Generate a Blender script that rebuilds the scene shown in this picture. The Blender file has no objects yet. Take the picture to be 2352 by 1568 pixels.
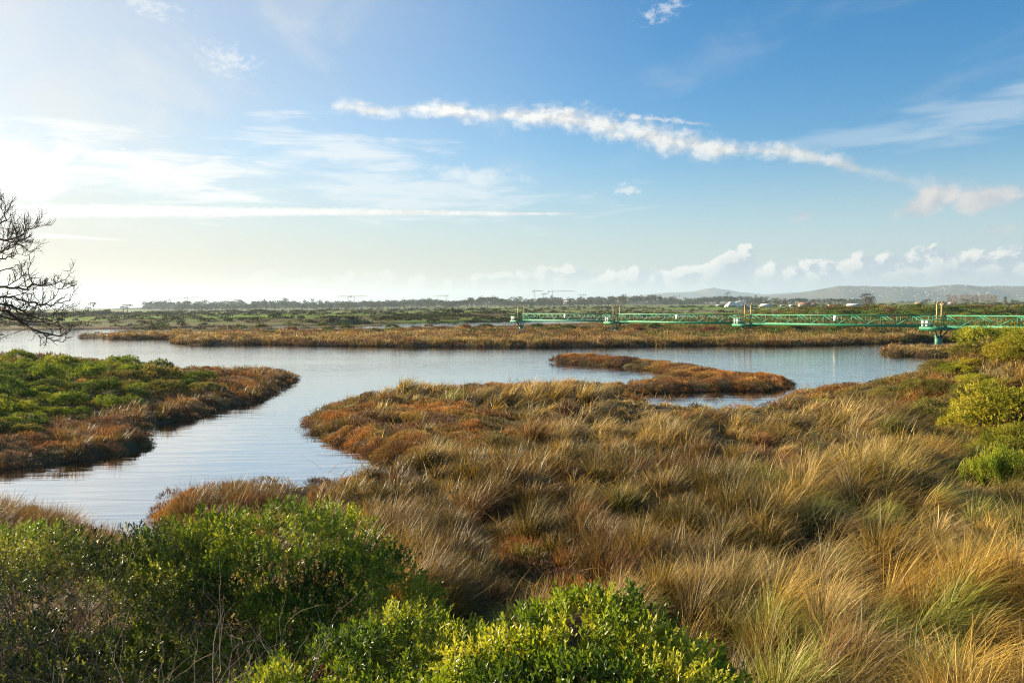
import bpy, math, random
import numpy as np
from mathutils import Matrix, Vector

rng = np.random.default_rng(7)
random.seed(7)
scn = bpy.context.scene
COL = scn.collection

# ------------------------------------------------------------------ camera
EYE, PITCH, ROLL = 5.5, math.radians(2.63), math.radians(0.55)
FPX, CX, CY = 1829.0, 1176.0, 784.0          # survey chart: 28 mm lens on a 2352 x 1568 picture
_r, _u, _f = np.array((1., 0, 0)), np.array((0, math.sin(PITCH), math.cos(PITCH))), np.array((0, math.cos(PITCH), -math.sin(PITCH)))
CR = _r * math.cos(ROLL) - _u * math.sin(ROLL)
CU = _u * math.cos(ROLL) + _r * math.sin(ROLL)
CF = _f
cam_data = bpy.data.cameras.new('camera')
cam_data.sensor_width, cam_data.lens = 36.0, 36.0 * FPX / 2352
cam_data.clip_start, cam_data.clip_end = 0.1, 40000
cam = bpy.data.objects.new('camera', cam_data)
COL.objects.link(cam)
M = Matrix.Identity(4)
for i in range(3):
    M[i][0], M[i][1], M[i][2] = CR[i], CU[i], -CF[i]
M[0][3], M[1][3], M[2][3] = 0, 0, EYE
cam.matrix_world = M
scn.camera = cam

def ray(xd, yd):
    xd, yd = np.asarray(xd, float), np.asarray(yd, float)
    return (CR[None] * ((xd - CX) / FPX).reshape(-1, 1) + CU[None] * ((CY - yd) / FPX).reshape(-1, 1) + CF[None])

def G(xd, yd, z=0.0):
    """surveyed point on the level z that is sighted at (xd, yd)"""
    d = ray([xd], [yd])[0]
    t = (z - EYE) / d[2]
    return (d[0] * t, d[1] * t)

def at(xd, yd, depth):
    d = ray([xd], [yd])[0]
    t = depth / d[1]
    return (d[0] * t, depth, EYE + d[2] * t)

def sight(x, y, z):
    p = np.stack([x, y, z - EYE], -1)
    dz = np.maximum(p @ CF, 0.05)
    return CX + FPX * (p @ CR) / dz, CY - FPX * (p @ CU) / dz

HAZE = 0.00010
# ------------------------------------------------------------------ nodes helper
class NT:
    def __init__(s, tree):
        s.t = tree
    def n(s, typ, **kw):
        nd = s.t.nodes.new(typ)
        for k, v in kw.items():
            setattr(nd, k, v)
        return nd
    def put(s, sock, v):
        if v is None:
            return
        if isinstance(v, bpy.types.NodeSocket):
            s.t.links.new(v, sock)
        else:
            sock.default_value = v
    def m(s, op, *a, clamp=False):
        nd = s.n('ShaderNodeMath', operation=op, use_clamp=clamp)
        for i, v in enumerate(a):
            s.put(nd.inputs[i], v)
        return nd.outputs[0]
    def sm(s, v, lo, hi, a=0.0, b=1.0):
        nd = s.n('ShaderNodeMapRange', interpolation_type='SMOOTHSTEP')
        for i, x in enumerate((v, lo, hi, a, b)):
            s.put(nd.inputs[i], x)
        return nd.outputs[0]
    def lin(s, v, lo, hi, a=0.0, b=1.0):
        nd = s.n('ShaderNodeMapRange')
        for i, x in enumerate((v, lo, hi, a, b)):
            s.put(nd.inputs[i], x)
        return nd.outputs[0]
    def mix(s, f, a, b, blend='MIX'):
        nd = s.n('ShaderNodeMix', data_type='RGBA', blend_type=blend)
        s.put(nd.inputs[0], f)
        for sock, v in ((nd.inputs[6], a), (nd.inputs[7], b)):
            if isinstance(v, (tuple, list)) and len(v) == 3:
                v = (*v, 1)
            s.put(sock, v)
        return nd.outputs[2]
    def noise(s, vec, scale, detail=4, rough=0.55, dist=0.0, out=0, dims='3D'):
        nd = s.n('ShaderNodeTexNoise', noise_dimensions=dims)
        s.put(nd.inputs['Vector'], vec)
        nd.inputs['Scale'].default_value = scale
        nd.inputs['Detail'].default_value = detail
        nd.inputs['Roughness'].default_value = rough
        nd.inputs['Distortion'].default_value = dist
        return nd.outputs[out]
    def scalev(s, vec, sc, off=(0, 0, 0)):
        nd = s.n('ShaderNodeMapping')
        s.put(nd.inputs[0], vec)
        nd.inputs['Scale'].default_value = sc
        nd.inputs['Location'].default_value = off
        return nd.outputs[0]
    def curve(s, v, pts):
        """piecewise smooth curve through pts, any ranges"""
        xs, ys = [p[0] for p in pts], [p[1] for p in pts]
        x0, x1, y0, y1 = min(xs), max(xs), min(ys), max(ys)
        if y1 - y0 < 1e-9:
            y1 = y0 + 1e-6
        t = s.lin(v, x0, x1)
        nd = s.n('ShaderNodeFloatCurve')
        c = nd.mapping.curves[0]
        q = [((x - x0) / (x1 - x0), (y - y0) / (y1 - y0)) for x, y in pts]
        while len(c.points) < len(q):
            c.points.new(0.5, 0.5)
        for p, (x, y) in zip(c.points, q):
            p.location = (x, y)
        nd.mapping.use_clip = False
        nd.mapping.update()
        s.put(nd.inputs['Value'], t)
        return s.lin(nd.outputs[0], 0, 1, y0, y1)

# ------------------------------------------------------------------ light and sky
SUN_AZ, SUN_EL = math.radians(-62), math.radians(17)
SUN_DIR = Vector((math.sin(SUN_AZ) * math.cos(SUN_EL), math.cos(SUN_AZ) * math.cos(SUN_EL), math.sin(SUN_EL)))
sun_data = bpy.data.lights.new('sun', 'SUN')
sun_data.energy, sun_data.angle, sun_data.color = 5.0, math.radians(0.6), (1.0, 0.83, 0.59)
sun = bpy.data.objects.new('sun', sun_data)
sun.rotation_euler = SUN_DIR.to_track_quat('Z', 'Y').to_euler()
sun.location = SUN_DIR * 60
COL.objects.link(sun)

world = bpy.data.worlds.new('World')
scn.world = world
world.use_nodes = True
world.node_tree.nodes.clear()
w = NT(world.node_tree)

def azel(xd, yd):
    d = ray([xd], [yd])[0]
    d = d / np.linalg.norm(d)
    return math.atan2(d[0], d[1]), math.asin(d[2])

sky = w.n('ShaderNodeTexSky', sky_type='NISHITA', sun_disc=False)
sky.sun_elevation, sky.sun_rotation = SUN_EL, SUN_AZ
sky.air_density, sky.dust_density, sky.ozone_density, sky.altitude = 1.0, 1.0, 2.5, 0
gen = w.n('ShaderNodeTexCoord').outputs['Generated']
sep = w.n('ShaderNodeSeparateXYZ')
w.put(sep.inputs[0], gen)
dx, dy, dz = sep.outputs
AZ, EL = w.m('ARCTAN2', dx, dy), w.m('ARCSINE', dz)
dot = w.n('ShaderNodeVectorMath', operation='DOT_PRODUCT')
w.put(dot.inputs[0], gen)
dot.inputs[1].default_value = SUN_DIR
SUNANG = w.m('ARCCOSINE', w.m('MINIMUM', dot.outputs['Value'], 0.99999))
# flat-lying cloud layer coordinates: direction projected on a plane overhead
den = w.m('ADD', w.m('MAXIMUM', dz, 0.0), 0.09)
comb = w.n('ShaderNodeCombineXYZ')
w.put(comb.inputs[0], w.m('DIVIDE', dx, den))
w.put(comb.inputs[1], w.m('DIVIDE', dy, den))
LAY = comb.outputs[0]
ang = w.n('ShaderNodeCombineXYZ')
w.put(ang.inputs[0], AZ)
w.put(ang.inputs[1], EL)
ANG = ang.outputs[0]

fluff = w.noise(w.scalev(ANG, (1, 1.25, 1)), 30, 6, 0.56, 0.25)
fluff2 = w.noise(w.scalev(ANG, (1, 1.5, 1), (3, 7, 0)), 90, 4, 0.6, 0.2)
streak = w.noise(w.scalev(ANG, (1, 6.5, 1), (0, 0, 2)), 9, 5, 0.6, 0.35)
cirrus = w.noise(w.scalev(LAY, (1, .55, 1), (2.3, .4, 0)), 1.6, 6, 0.6, 0.8)

FM = w.m('ADD', w.m('MULTIPLY', fluff, .62), w.m('MULTIPLY', fluff2, .38))
def band(pts, noise, amt, soft=0.55):
    """cloud bar along a line of the sky: points (xd, yd, half thickness, opacity)"""
    q = []
    for xd, yd, h, op in pts:
        a, e = azel(xd, yd)
        q.append((a, e, h / FPX, op))
    c = w.curve(AZ, [(a, e) for a, e, h, o in q])
    h = w.curve(AZ, [(a, h) for a, e, h, o in q])
    o = w.curve(AZ, [(a, o) for a, e, h, o in q])
    inside = w.m('MULTIPLY', w.m('GREATER_THAN', AZ, q[0][0]), w.m('LESS_THAN', AZ, q[-1][0]))
    d = w.m('ABSOLUTE', w.m('DIVIDE', w.m('SUBTRACT', EL, c), h))
    f = w.m('ADD', w.m('SUBTRACT', 1.0, d), w.m('MULTIPLY', w.m('SUBTRACT', noise, 0.5), amt))
    return w.m('MULTIPLY', w.m('MULTIPLY', w.sm(f, 0.0, soft), inside), o)

def blob(xd, yd, rx, ry, noise, amt, op, soft=0.5, tilt=0.0):
    a, e = azel(xd, yd)
    da, de = w.m('SUBTRACT', AZ, a), w.m('SUBTRACT', EL, e)
    if tilt:
        da, de = (w.m('ADD', w.m('MULTIPLY', da, math.cos(tilt)), w.m('MULTIPLY', de, math.sin(tilt))),
                  w.m('SUBTRACT', w.m('MULTIPLY', de, math.cos(tilt)), w.m('MULTIPLY', da, math.sin(tilt))))
    r = w.m('SQRT', w.m('ADD', w.m('POWER', w.m('DIVIDE', da, rx / FPX), 2.0), w.m('POWER', w.m('DIVIDE', de, ry / FPX), 2.0)))
    f = w.m('ADD', w.m('SUBTRACT', 1.0, r), w.m('MULTIPLY', w.m('SUBTRACT', noise, 0.5), amt))
    return w.m('MULTIPLY', w.sm(f, 0.0, soft), op)

skycol = sky.outputs[0]
hsv = w.n('ShaderNodeHueSaturation')
hsv.inputs['Saturation'].default_value = 1.46
hsv.inputs['Value'].default_value = 1.24
w.put(hsv.inputs['Color'], skycol)
skycol = hsv.outputs[0]
K = 0.392 / 0.055                                       # cloud radiance is written for background strength 1 / K
# thin bright veil spreading from the sun
veil = w.m('MULTIPLY', w.sm(SUNANG, 1.30, 0.30), w.lin(cirrus, 0.25, 0.75, 0.75, 1.0))
skycol = w.mix(w.m('MULTIPLY', veil, 0.90), skycol, w.mix(w.sm(SUNANG, .75, .3), (K * .66, K * .675, K * .655), (K * .82, K * .80, K * .77)))
# low milky air
low = w.sm(EL, 0.20, 0.0)
skycol = w.mix(w.m('MULTIPLY', low, 0.74), skycol, w.mix(w.sm(AZ, -0.6, 0.5), (K * .53, K * .43, K * .37), (K * .55, K * .66, K * .75)))
# cirrus
c1 = w.m('MULTIPLY', w.sm(cirrus, 0.50, 0.72), w.m('MULTIPLY', w.sm(EL, 0.10, 0.2), w.sm(AZ, 0.25, -0.45, 0.12, 0.45)))
skycol = w.mix(c1, skycol, (K * .84, K * .84, K * .82))
strk = w.sm(streak, 0.42, 0.66)
c2 = w.m('MAXIMUM', blob(330, 385, 310, 82, streak, 3.4, .95, .9, -0.12), blob(820, 345, 270, 60, streak, 3.4, .6, 1.0, -0.16))
c2 = w.m('MAXIMUM', c2, blob(1095, 408, 120, 30, fluff, 2.8, .6, 1.0, -0.05))
c2 = w.m('MAXIMUM', c2, blob(-20, 370, 220, 75, fluff, 2.2, 1.0, .5))
c2 = w.m('MAXIMUM', c2, blob(2250, 265, 260, 60, streak, 2.4, .30, .9, 0.2))
c2 = w.m('MAXIMUM', c2, blob(2000, 305, 250, 30, streak, 2.0, .22, .9, 0.05))
c2 = w.m('MAXIMUM', c2, blob(525, 140, 75, 34, fluff2, 4.0, .5, 1.4, -0.2))
c2 = w.m('MAXIMUM', c2, blob(340, 15, 75, 24, fluff2, 4.0, .5, 1.4, -0.2))
c2 = w.m('MAXIMUM', c2, blob(1520, 25, 55, 24, fluff2, 4.0, .5, 1.4, 0.3))
c2 = w.m('MAXIMUM', c2, blob(1440, 434, 38, 20, fluff2, 3.4, .6, 1.3, 0.2))
c2 = w.m('MAXIMUM', c2, blob(900, 440, 480, 74, streak, 3.2, .5, 1.0, -0.06))
skycol = w.mix(c2, skycol, (K * .97, K * .97, K * .95))
# long bars
b1 = band([(758, 243, 12, 0), (800, 246, 18, .8), (860, 256, 22, .9), (900, 258, 15, .55), (960, 250, 26, .95), (1060, 256, 28, 1), (1110, 264, 22, .8),
           (1200, 266, 30, .95), (1300, 272, 36, .95), (1400, 287, 40, .9), (1500, 312, 42, .9), (1600, 334, 36, .9), (1700, 345, 29, .85), (1800, 350, 26, .8),
           (1880, 362, 23, .75), (1950, 382, 22, .65), (2050, 405, 18, .4), (2160, 430, 30, .35), (2300, 448, 30, .3), (2420, 460, 20, 0)], FM, 3.0, 1.15)
b1b = band([(1400, 262, 6, 0), (1450, 268, 9, .7), (1530, 276, 9, .75), (1600, 284, 7, .5), (1650, 290, 4, 0)], fluff2, 3.6, 1.5)
b2 = band([(-200, 478, 20, 1), (60, 484, 18, 1), (300, 485, 17, 1), (560, 487, 14, .95), (800, 487, 11, .85), (1000, 489, 8, .8), (1200, 491, 5, .7), (1330, 491, 3, 0)], fluff2, 1.0, .8)
b3 = band([(-60, 536, 6, .6), (120, 542, 6, .7), (240, 549, 4, .4), (300, 552, 3, 0)], streak, 1.0, .8)
fluff_s = w.noise(w.scalev(ANG, (1, 1.25, 1), (-.010, .008, 0)), 30, 4, 0.56, 0.25)
relief = w.sm(w.m('SUBTRACT', fluff, fluff_s), -0.08, 0.08, w.sm(AZ, -.30, -.1, 1.0, .84), w.sm(AZ, -.30, -.1, 1.0, 1.05))
bars = w.m('MAXIMUM', w.m('MAXIMUM', b1, b1b), w.m('MAXIMUM', b2, b3))
barcol = (w.mix(w.sm(AZ, -.5, .55), (K * 1.0, K * .99, K * .95), w.mix(w.sm(AZ, .3, .6), (K * .90, K * .87, K * .81), (K * .52, K * .55, K * .62))))
hs = w.n('ShaderNodeHueSaturation')
w.put(hs.inputs['Color'], barcol)
w.put(hs.inputs['Value'], relief)
skycol = w.mix(bars, skycol, hs.outputs[0])
# puffs at the right
puff = w.m('MAXIMUM', blob(2128, 468, 70, 30, fluff, 1.6, .85, .6, 0.4), blob(2265, 460, 68, 28, fluff, 1.6, .75, .6, 0.1))
puff = w.m('MAXIMUM', puff, blob(1845, 493, 30, 16, fluff, 1.4, .55, .7, 0.3))
puff = w.m('MAXIMUM', puff, blob(2295, 527, 44, 14, fluff, 1.4, .4, .7))
skycol = w.mix(puff, skycol, w.mix(w.lin(fluff, .35, .65), (K * .50, K * .53, K * .60), (K * .80, K * .74, K * .70)))
# cumulus rampart low over the hills
ex = [azel(x, y) for x, y in ((560, 655), (640, 622), (700, 635), (830, 620), (920, 622), (1000, 640), (1100, 628), (1210, 612), (1300, 612), (1420, 612), (1560, 606), (1640, 596),
                              (1700, 562), (1740, 592), (1800, 598), (1900, 588), (2000, 582), (2110, 572), (2200, 570), (2350, 570), (2600, 566))]
top = w.curve(AZ, ex)
fl = w.noise(w.scalev(ANG, (1, 1.15, 1), (11, 3, 0)), 30, 5, 0.58, 0.3)
hgt = w.m('SUBTRACT', w.m('ADD', top, w.m('MULTIPLY', w.m('SUBTRACT', fl, 0.5), 0.05)), EL)
cum = w.m('MULTIPLY', w.sm(hgt, 0.0, 0.006), w.curve(AZ, [(-.55, 0), (-.34, .25), (-.15, .42), (0.0, .55), (.15, .82), (.35, .9), (.6, .93), (1.2, .9)]))
cum = w.m('MULTIPLY', cum, w.sm(EL, 0.012, 0.035, 0.35, 1.0))
fl_s = w.noise(w.scalev(ANG, (1, 1.15, 1), (11 - .010, 3 + .007, 0)), 30, 5, 0.58, 0.3)
lit = w.m('MULTIPLY', w.sm(hgt, 0.048, 0.0), w.sm(w.m('SUBTRACT', fl, fl_s), -0.06, 0.08))
ccol = w.mix(lit, w.mix(w.sm(AZ, -.4, .2), (K * .76, K * .73, K * .66), (K * .48, K * .57, K * .65)), w.mix(w.sm(AZ, -.4, .2), (K * .90, K * .88, K * .80), (K * .98, K * .95, K * .88)))
skycol = w.mix(cum, skycol, ccol)
bg = w.n('ShaderNodeBackground')
w.put(bg.inputs['Color'], skycol)
bg.inputs['Strength'].default_value = 0.055
outw = w.n('ShaderNodeOutputWorld')
w.put(outw.inputs[0], bg.outputs[0])

scn.view_settings.view_transform, scn.view_settings.look = 'Standard', 'None'
scn.view_settings.exposure, scn.view_settings.gamma = 1.35, 1.0
scn.render.engine = 'CYCLES'
cy = scn.cycles
cy.use_denoising = True
cy.denoiser, cy.denoising_input_passes, cy.denoising_prefilter = 'OPENIMAGEDENOISE', 'RGB_ALBEDO_NORMAL', 'NONE'
cy.max_bounces, cy.diffuse_bounces, cy.glossy_bounces, cy.transmission_bounces, cy.volume_bounces, cy.transparent_max_bounces = 6, 3, 3, 3, 1, 4
cy.caustics_reflective = cy.caustics_refractive = False
cy.sample_clamp_indirect = 6.0
cy.pixel_filter_type, cy.filter_width = 'BLACKMAN_HARRIS', 1.05

# ------------------------------------------------------------------ tools
def tag(o, label=None, cat=None, group=None, kind=None):
    if label: o['label'] = label
    if cat: o['category'] = cat
    if group: o['group'] = group
    if kind: o['kind'] = kind
    return o

def mesh(name, verts, faces, cols=None, smooth=False, mats=(), pmat=None):
    """faces: (n, k) index array or a list of such arrays"""
    me = bpy.data.meshes.new(name)
    verts = np.asarray(verts, np.float32)
    fl = [np.asarray(f, np.int32) for f in (faces if isinstance(faces, list) else [faces]) if len(f)]
    me.vertices.add(len(verts))
    me.vertices.foreach_set('co', verts.ravel())
    loops = np.concatenate([f.ravel() for f in fl])
    cnt = np.concatenate([np.full(len(f), f.shape[1], np.int32) for f in fl])
    me.loops.add(len(loops))
    me.loops.foreach_set('vertex_index', loops)
    me.polygons.add(len(cnt))
    me.polygons.foreach_set('loop_start', np.concatenate([[0], np.cumsum(cnt)[:-1]]).astype(np.int32))
    if pmat is not None:
        me.polygons.foreach_set('material_index', np.asarray(pmat, np.int32))
    me.update(calc_edges=True)
    if smooth:
        me.polygons.foreach_set('use_smooth', np.ones(len(cnt), bool))
    if cols is not None:
        c = np.ones((len(verts), 4), np.float32)
        c[:, :3] = cols
        me.attributes.new('tint', 'FLOAT_COLOR', 'POINT').data.foreach_set('color', c.ravel())
    for m in mats:
        me.materials.append(m)
    me.validate()
    return me

def link(name, me, parent=None, loc=None, rot=None, scale=None):
    o = bpy.data.objects.new(name, me)
    COL.objects.link(o)
    if parent is not None: o.parent = parent
    if loc is not None: o.location = loc
    if rot is not None: o.rotation_euler = rot
    if scale is not None: o.scale = (scale,) * 3 if np.isscalar(scale) else scale
    return o

class Geo:
    """collects shapes of ONE mesh"""
    def __init__(s):
        s.v, s.q, s.t, s.c, s.n = [], [], [], [], 0
    def add(s, v, quads=None, tris=None, col=(1, 1, 1)):
        v = np.asarray(v, float).reshape(-1, 3)
        s.v.append(v)
        s.c.append(np.broadcast_to(np.asarray(col, float), v.shape))
        if quads is not None and len(quads): s.q.append(np.asarray(quads) + s.n)
        if tris is not None and len(tris): s.t.append(np.asarray(tris) + s.n)
        s.n += len(v)
    def box(s, c, size, ax=None, col=(1, 1, 1)):
        k = np.array([(x, y, z) for z in (-.5, .5) for y in (-.5, .5) for x in (-.5, .5)]) * np.asarray(size)
        if ax is not None: k = k @ np.asarray(ax)
        s.add(k + np.asarray(c), [(0, 2, 3, 1), (4, 5, 7, 6), (0, 1, 5, 4), (2, 6, 7, 3), (0, 4, 6, 2), (1, 3, 7, 5)], col=col)
    def bar(s, a, b, wd, ht=None, up=(0, 0, 1), col=(1, 1, 1)):
        a, b = np.asarray(a, float), np.asarray(b, float)
        x = b - a
        L = np.linalg.norm(x)
        x = x / L
        y = np.cross(up, x)
        y = y / max(np.linalg.norm(y), 1e-9)
        s.box((a + b) / 2, (L, wd, ht or wd), np.stack([x, y, np.cross(x, y)]), col)
    def tube(s, pts, rad, sides=6, col=(1, 1, 1), cap=True):
        p = np.asarray(pts, float)
        n = len(p)
        r = np.broadcast_to(np.asarray(rad, float), (n,))
        d = np.gradient(p, axis=0)
        d /= np.linalg.norm(d, axis=1)[:, None] + 1e-12
        ref = np.where(np.abs(d[:, 2:3]) > .95, np.array([[1., 0, 0]]), np.array([[0, 0, 1.]]))
        u = np.cross(ref, d)
        u /= np.linalg.norm(u, axis=1)[:, None] + 1e-12
        v = np.cross(d, u)
        a = np.linspace(0, 2 * math.pi, sides, endpoint=False)
        ring = p[:, None] + r[:, None, None] * (u[:, None] * np.cos(a)[None, :, None] + v[:, None] * np.sin(a)[None, :, None])
        i, j = np.meshgrid(np.arange(n - 1), np.arange(sides), indexing='ij')
        k = (j + 1) % sides
        q = np.stack([i * sides + j, i * sides + k, (i + 1) * sides + k, (i + 1) * sides + j], -1).reshape(-1, 4)
        tri = []
        vs = ring.reshape(-1, 3)
        if cap:
            vs = np.concatenate([vs, p[:1], p[-1:]])
            tri = [(n * sides, (x + 1) % sides, x) for x in range(sides)] + [(n * sides + 1, (n - 1) * sides + x, (n - 1) * sides + (x + 1) % sides) for x in range(sides)]
        s.add(vs, q, tri, col)
    def mesh(s, name, mat, smooth=False, cols=False):
        f = []
        if s.q: f.append(np.concatenate(s.q))
        if s.t: f.append(np.concatenate(s.t))
        return mesh(name, np.concatenate(s.v), f, np.concatenate(s.c) if cols else None, smooth, (mat,))
    def obj(s, name, mat, parent=None, loc=None, smooth=False, cols=False):
        return link(name, s.mesh(name, mat, smooth, cols), parent, loc)

def hash2(i, j, k):
    h = (i.astype(np.int64) * 374761393 + j.astype(np.int64) * 668265263 + k * 974711) & 0x7fffffff
    h = ((h ^ (h >> 13)) * 1274126177) & 0x7fffffff
    return ((h ^ (h >> 16)) & 0xffff) / 65535.0

def vnoise(x, y, k=0):
    i, j = np.floor(x), np.floor(y)
    fx, fy = x - i, y - j
    fx, fy = fx * fx * (3 - 2 * fx), fy * fy * (3 - 2 * fy)
    return (hash2(i, j, k) * (1 - fx) + hash2(i + 1, j, k) * fx) * (1 - fy) + (hash2(i, j + 1, k) * (1 - fx) + hash2(i + 1, j + 1, k) * fx) * fy

def fbm(x, y, k=0, oct=4):
    s, a, t = 0, 1.0, 0
    for o in range(oct):
        s = s + a * vnoise(x * 2 ** o + 17.3 * o, y * 2 ** o + 9.1 * o, k + o)
        t += a
        a *= .5
    return s / t

def sstep(x, a, b):
    t = np.clip((x - a) / (b - a), 0, 1)
    return t * t * (3 - 2 * t)

def inpoly(x, y, P):
    P = np.asarray(P, float)
    c = np.zeros(np.shape(x), bool)
    for (x0, y0), (x1, y1) in zip(P, np.roll(P, -1, 0)):
        if y0 == y1: continue
        c ^= ((y0 > y) != (y1 > y)) & (x < (x1 - x0) * (y - y0) / (y1 - y0) + x0)
    return c

def sdist(x, y, P):
    """signed distance to a polygon, positive inside"""
    P = np.asarray(P, float)
    d = np.full(np.shape(x), 1e18)
    for (x0, y0), (x1, y1) in zip(P, np.roll(P, -1, 0)):
        ex, ey = x1 - x0, y1 - y0
        t = np.clip(((x - x0) * ex + (y - y0) * ey) / (ex * ex + ey * ey + 1e-12), 0, 1)
        d = np.minimum(d, (x - x0 - t * ex) ** 2 + (y - y0 - t * ey) ** 2)
    return np.where(inpoly(x, y, P), 1, -1) * np.sqrt(d)

def shore(pts, *extra):
    return [G(a, b) for a, b in pts] + list(extra)

# ------------------------------------------------------------------ surveyed shore lines (all at water level)
PENINSULA = shore([(-900, 1085), (-100, 1078), (0, 1075), (60, 1070), (190, 1055), (280, 1038), (325, 1027), (322, 1012), (305, 995), (345, 978), (420, 964), (480, 940), (560, 928),
                   (620, 908), (655, 884), (681, 869), (660, 862), (600, 858), (500, 860), (400, 856), (300, 845), (200, 835), (0, 826), (-300, 818), (-900, 812)])
NEAR = shore([(385, 1205), (378, 1178), (420, 1152), (520, 1142), (640, 1138), (760, 1130), (860, 1118), (930, 1100), (955, 1085), (930, 1072), (885, 1058), (840, 1034), (790, 1014), (750, 1000),
              (722, 986), (716, 972), (735, 960), (770, 945), (820, 926), (900, 912), (1000, 905), (1100, 902), (1200, 900), (1280, 897), (1350, 894), (1440, 894), (1445, 903), (1440, 912),
              (1500, 948), (1600, 954), (1700, 954), (1785, 946), (1818, 914), (1850, 908), (1950, 906), (2040, 906), (2150, 906), (2352, 905), (2900, 900)],
             (90, 30), (60, -12), (-60, -12), G(-900, 1195), G(0, 1195), G(110, 1210), G(180, 1250), G(300, 1290), G(420, 1280), G(440, 1245))
SPIT = shore([(1276, 832), (1340, 837), (1420, 843), (1490, 849), (1530, 856), (1545, 866), (1525, 878), (1480, 886), (1430, 892), (1440, 903), (1480, 902), (1560, 900), (1650, 898), (1740, 897),
              (1800, 893), (1816, 885), (1800, 878), (1740, 876), (1690, 872), (1640, 862), (1580, 852), (1500, 840), (1440, 834), (1400, 829), (1330, 826), (1285, 827)])
ISLET = shore([(2027, 811), (2060, 817), (2150, 819), (2220, 816), (2262, 812), (2300, 813), (2310, 806), (2255, 804), (2150, 803), (2050, 804)])
MIDMARSH = shore([(192, 775), (300, 778), (390, 778), (400, 788), (450, 791), (600, 791), (800, 794), (1000, 796), (1176, 797), (1400, 796), (1600, 793), (1800, 794), (1900, 792), (2030, 788),
                  (2150, 783), (2250, 781), (2352, 778), (2900, 768), (2900, 716), (2352, 714.5), (1900, 718), (1765, 720), (1740, 726), (1730, 735), (1600, 738), (1400, 740), (1300, 744), (1200, 748),
                  (1000, 751.5), (880, 755), (700, 758), (560, 762), (420, 767), (270, 770), (192, 772)])
SLIVER = shore([(258, 761), (350, 757), (500, 754), (650, 752), (760, 750), (878, 746), (870, 748), (800, 751), (650, 755.5), (500, 761), (400, 763), (330, 764)])
FARLAND = shore([(-900, 766), (0, 758), (190, 756), (300, 754.5), (550, 749.5), (780, 745), (900, 742), (1190, 735.5), (1300, 733), (1480, 727), (1600, 722.5), (1740, 719.5), (1770, 718), (2352, 713), (2900, 712)],
                (14000, 12000), (-14000, 12000))
POND = shore([(25, 749), (60, 746), (170, 741.5), (290, 740.5), (310, 742), (200, 746.5), (100, 750)])
POND_R = shore([(1480, 714.5), (1560, 713), (1740, 709), (1750, 710.5), (1640, 713.6), (1540, 716)])
POND_M = shore([(880, 776), (980, 771), (985, 773), (900, 779)])
POND_S = shore([(1165, 1372), (1195, 1362), (1235, 1368), (1270, 1388), (1240, 1398), (1190, 1388)])

NT_, NR_ = 640, 1060
TH = np.linspace(math.radians(-78), math.radians(78), NT_)
R0, R1 = 1.2, 11500.0
RR = np.exp(np.linspace(math.log(R0), math.log(R1), NR_))

def land_sd(x, y):
    d = np.full(x.shape, -1e9)
    for P in (PENINSULA, NEAR, SPIT, ISLET, MIDMARSH, SLIVER, FARLAND):
        d = np.maximum(d, sdist(x, y, P))
    for P in (POND, POND_R, POND_M, POND_S):
        d = np.minimum(d, -sdist(x, y, P))
    return d

DYKE = np.array([G(1740, 716), G(1850, 713), G(2100, 711), G(2352, 709), (420, 330), (800, 240)])
def pline(x, y, P):
    d = np.full(np.shape(x), 1e18)
    for (x0, y0), (x1, y1) in zip(P[:-1], P[1:]):
        ex, ey = x1 - x0, y1 - y0
        t = np.clip(((x - x0) * ex + (y - y0) * ey) / (ex * ex + ey * ey), 0, 1)
        d = np.minimum(d, (x - x0 - t * ex) ** 2 + (y - y0 - t * ey) ** 2)
    return np.sqrt(d)

DYKE = np.array([(62., 205.), (75., 196.), (100., 190.), (130., 184.), (170., 176.), (300., 150.)])
BANKS = [(250, 1.3, 5), (300, 1.0, 5), (360, 1.4, 6), (450, 1.2, 7), (560, 1.5, 8), (720, 1.4, 9), (920, 1.5, 12)]

def bank_h(x, y):
    h = np.zeros(np.shape(x))
    for i, (yb, hb, wb) in enumerate(BANKS):
        yc = yb + 26 * (fbm(x / 160, x * 0 + i * 3.1, 40 + i, 2) - .5) * 2 - 0.13 * x
        h = np.maximum(h, hb * np.exp(-((y - yc) / wb) ** 2) * sstep(fbm(x / 90, x * 0 + i * 7.7, 60 + i, 2), .28, .42))
    return h

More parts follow.
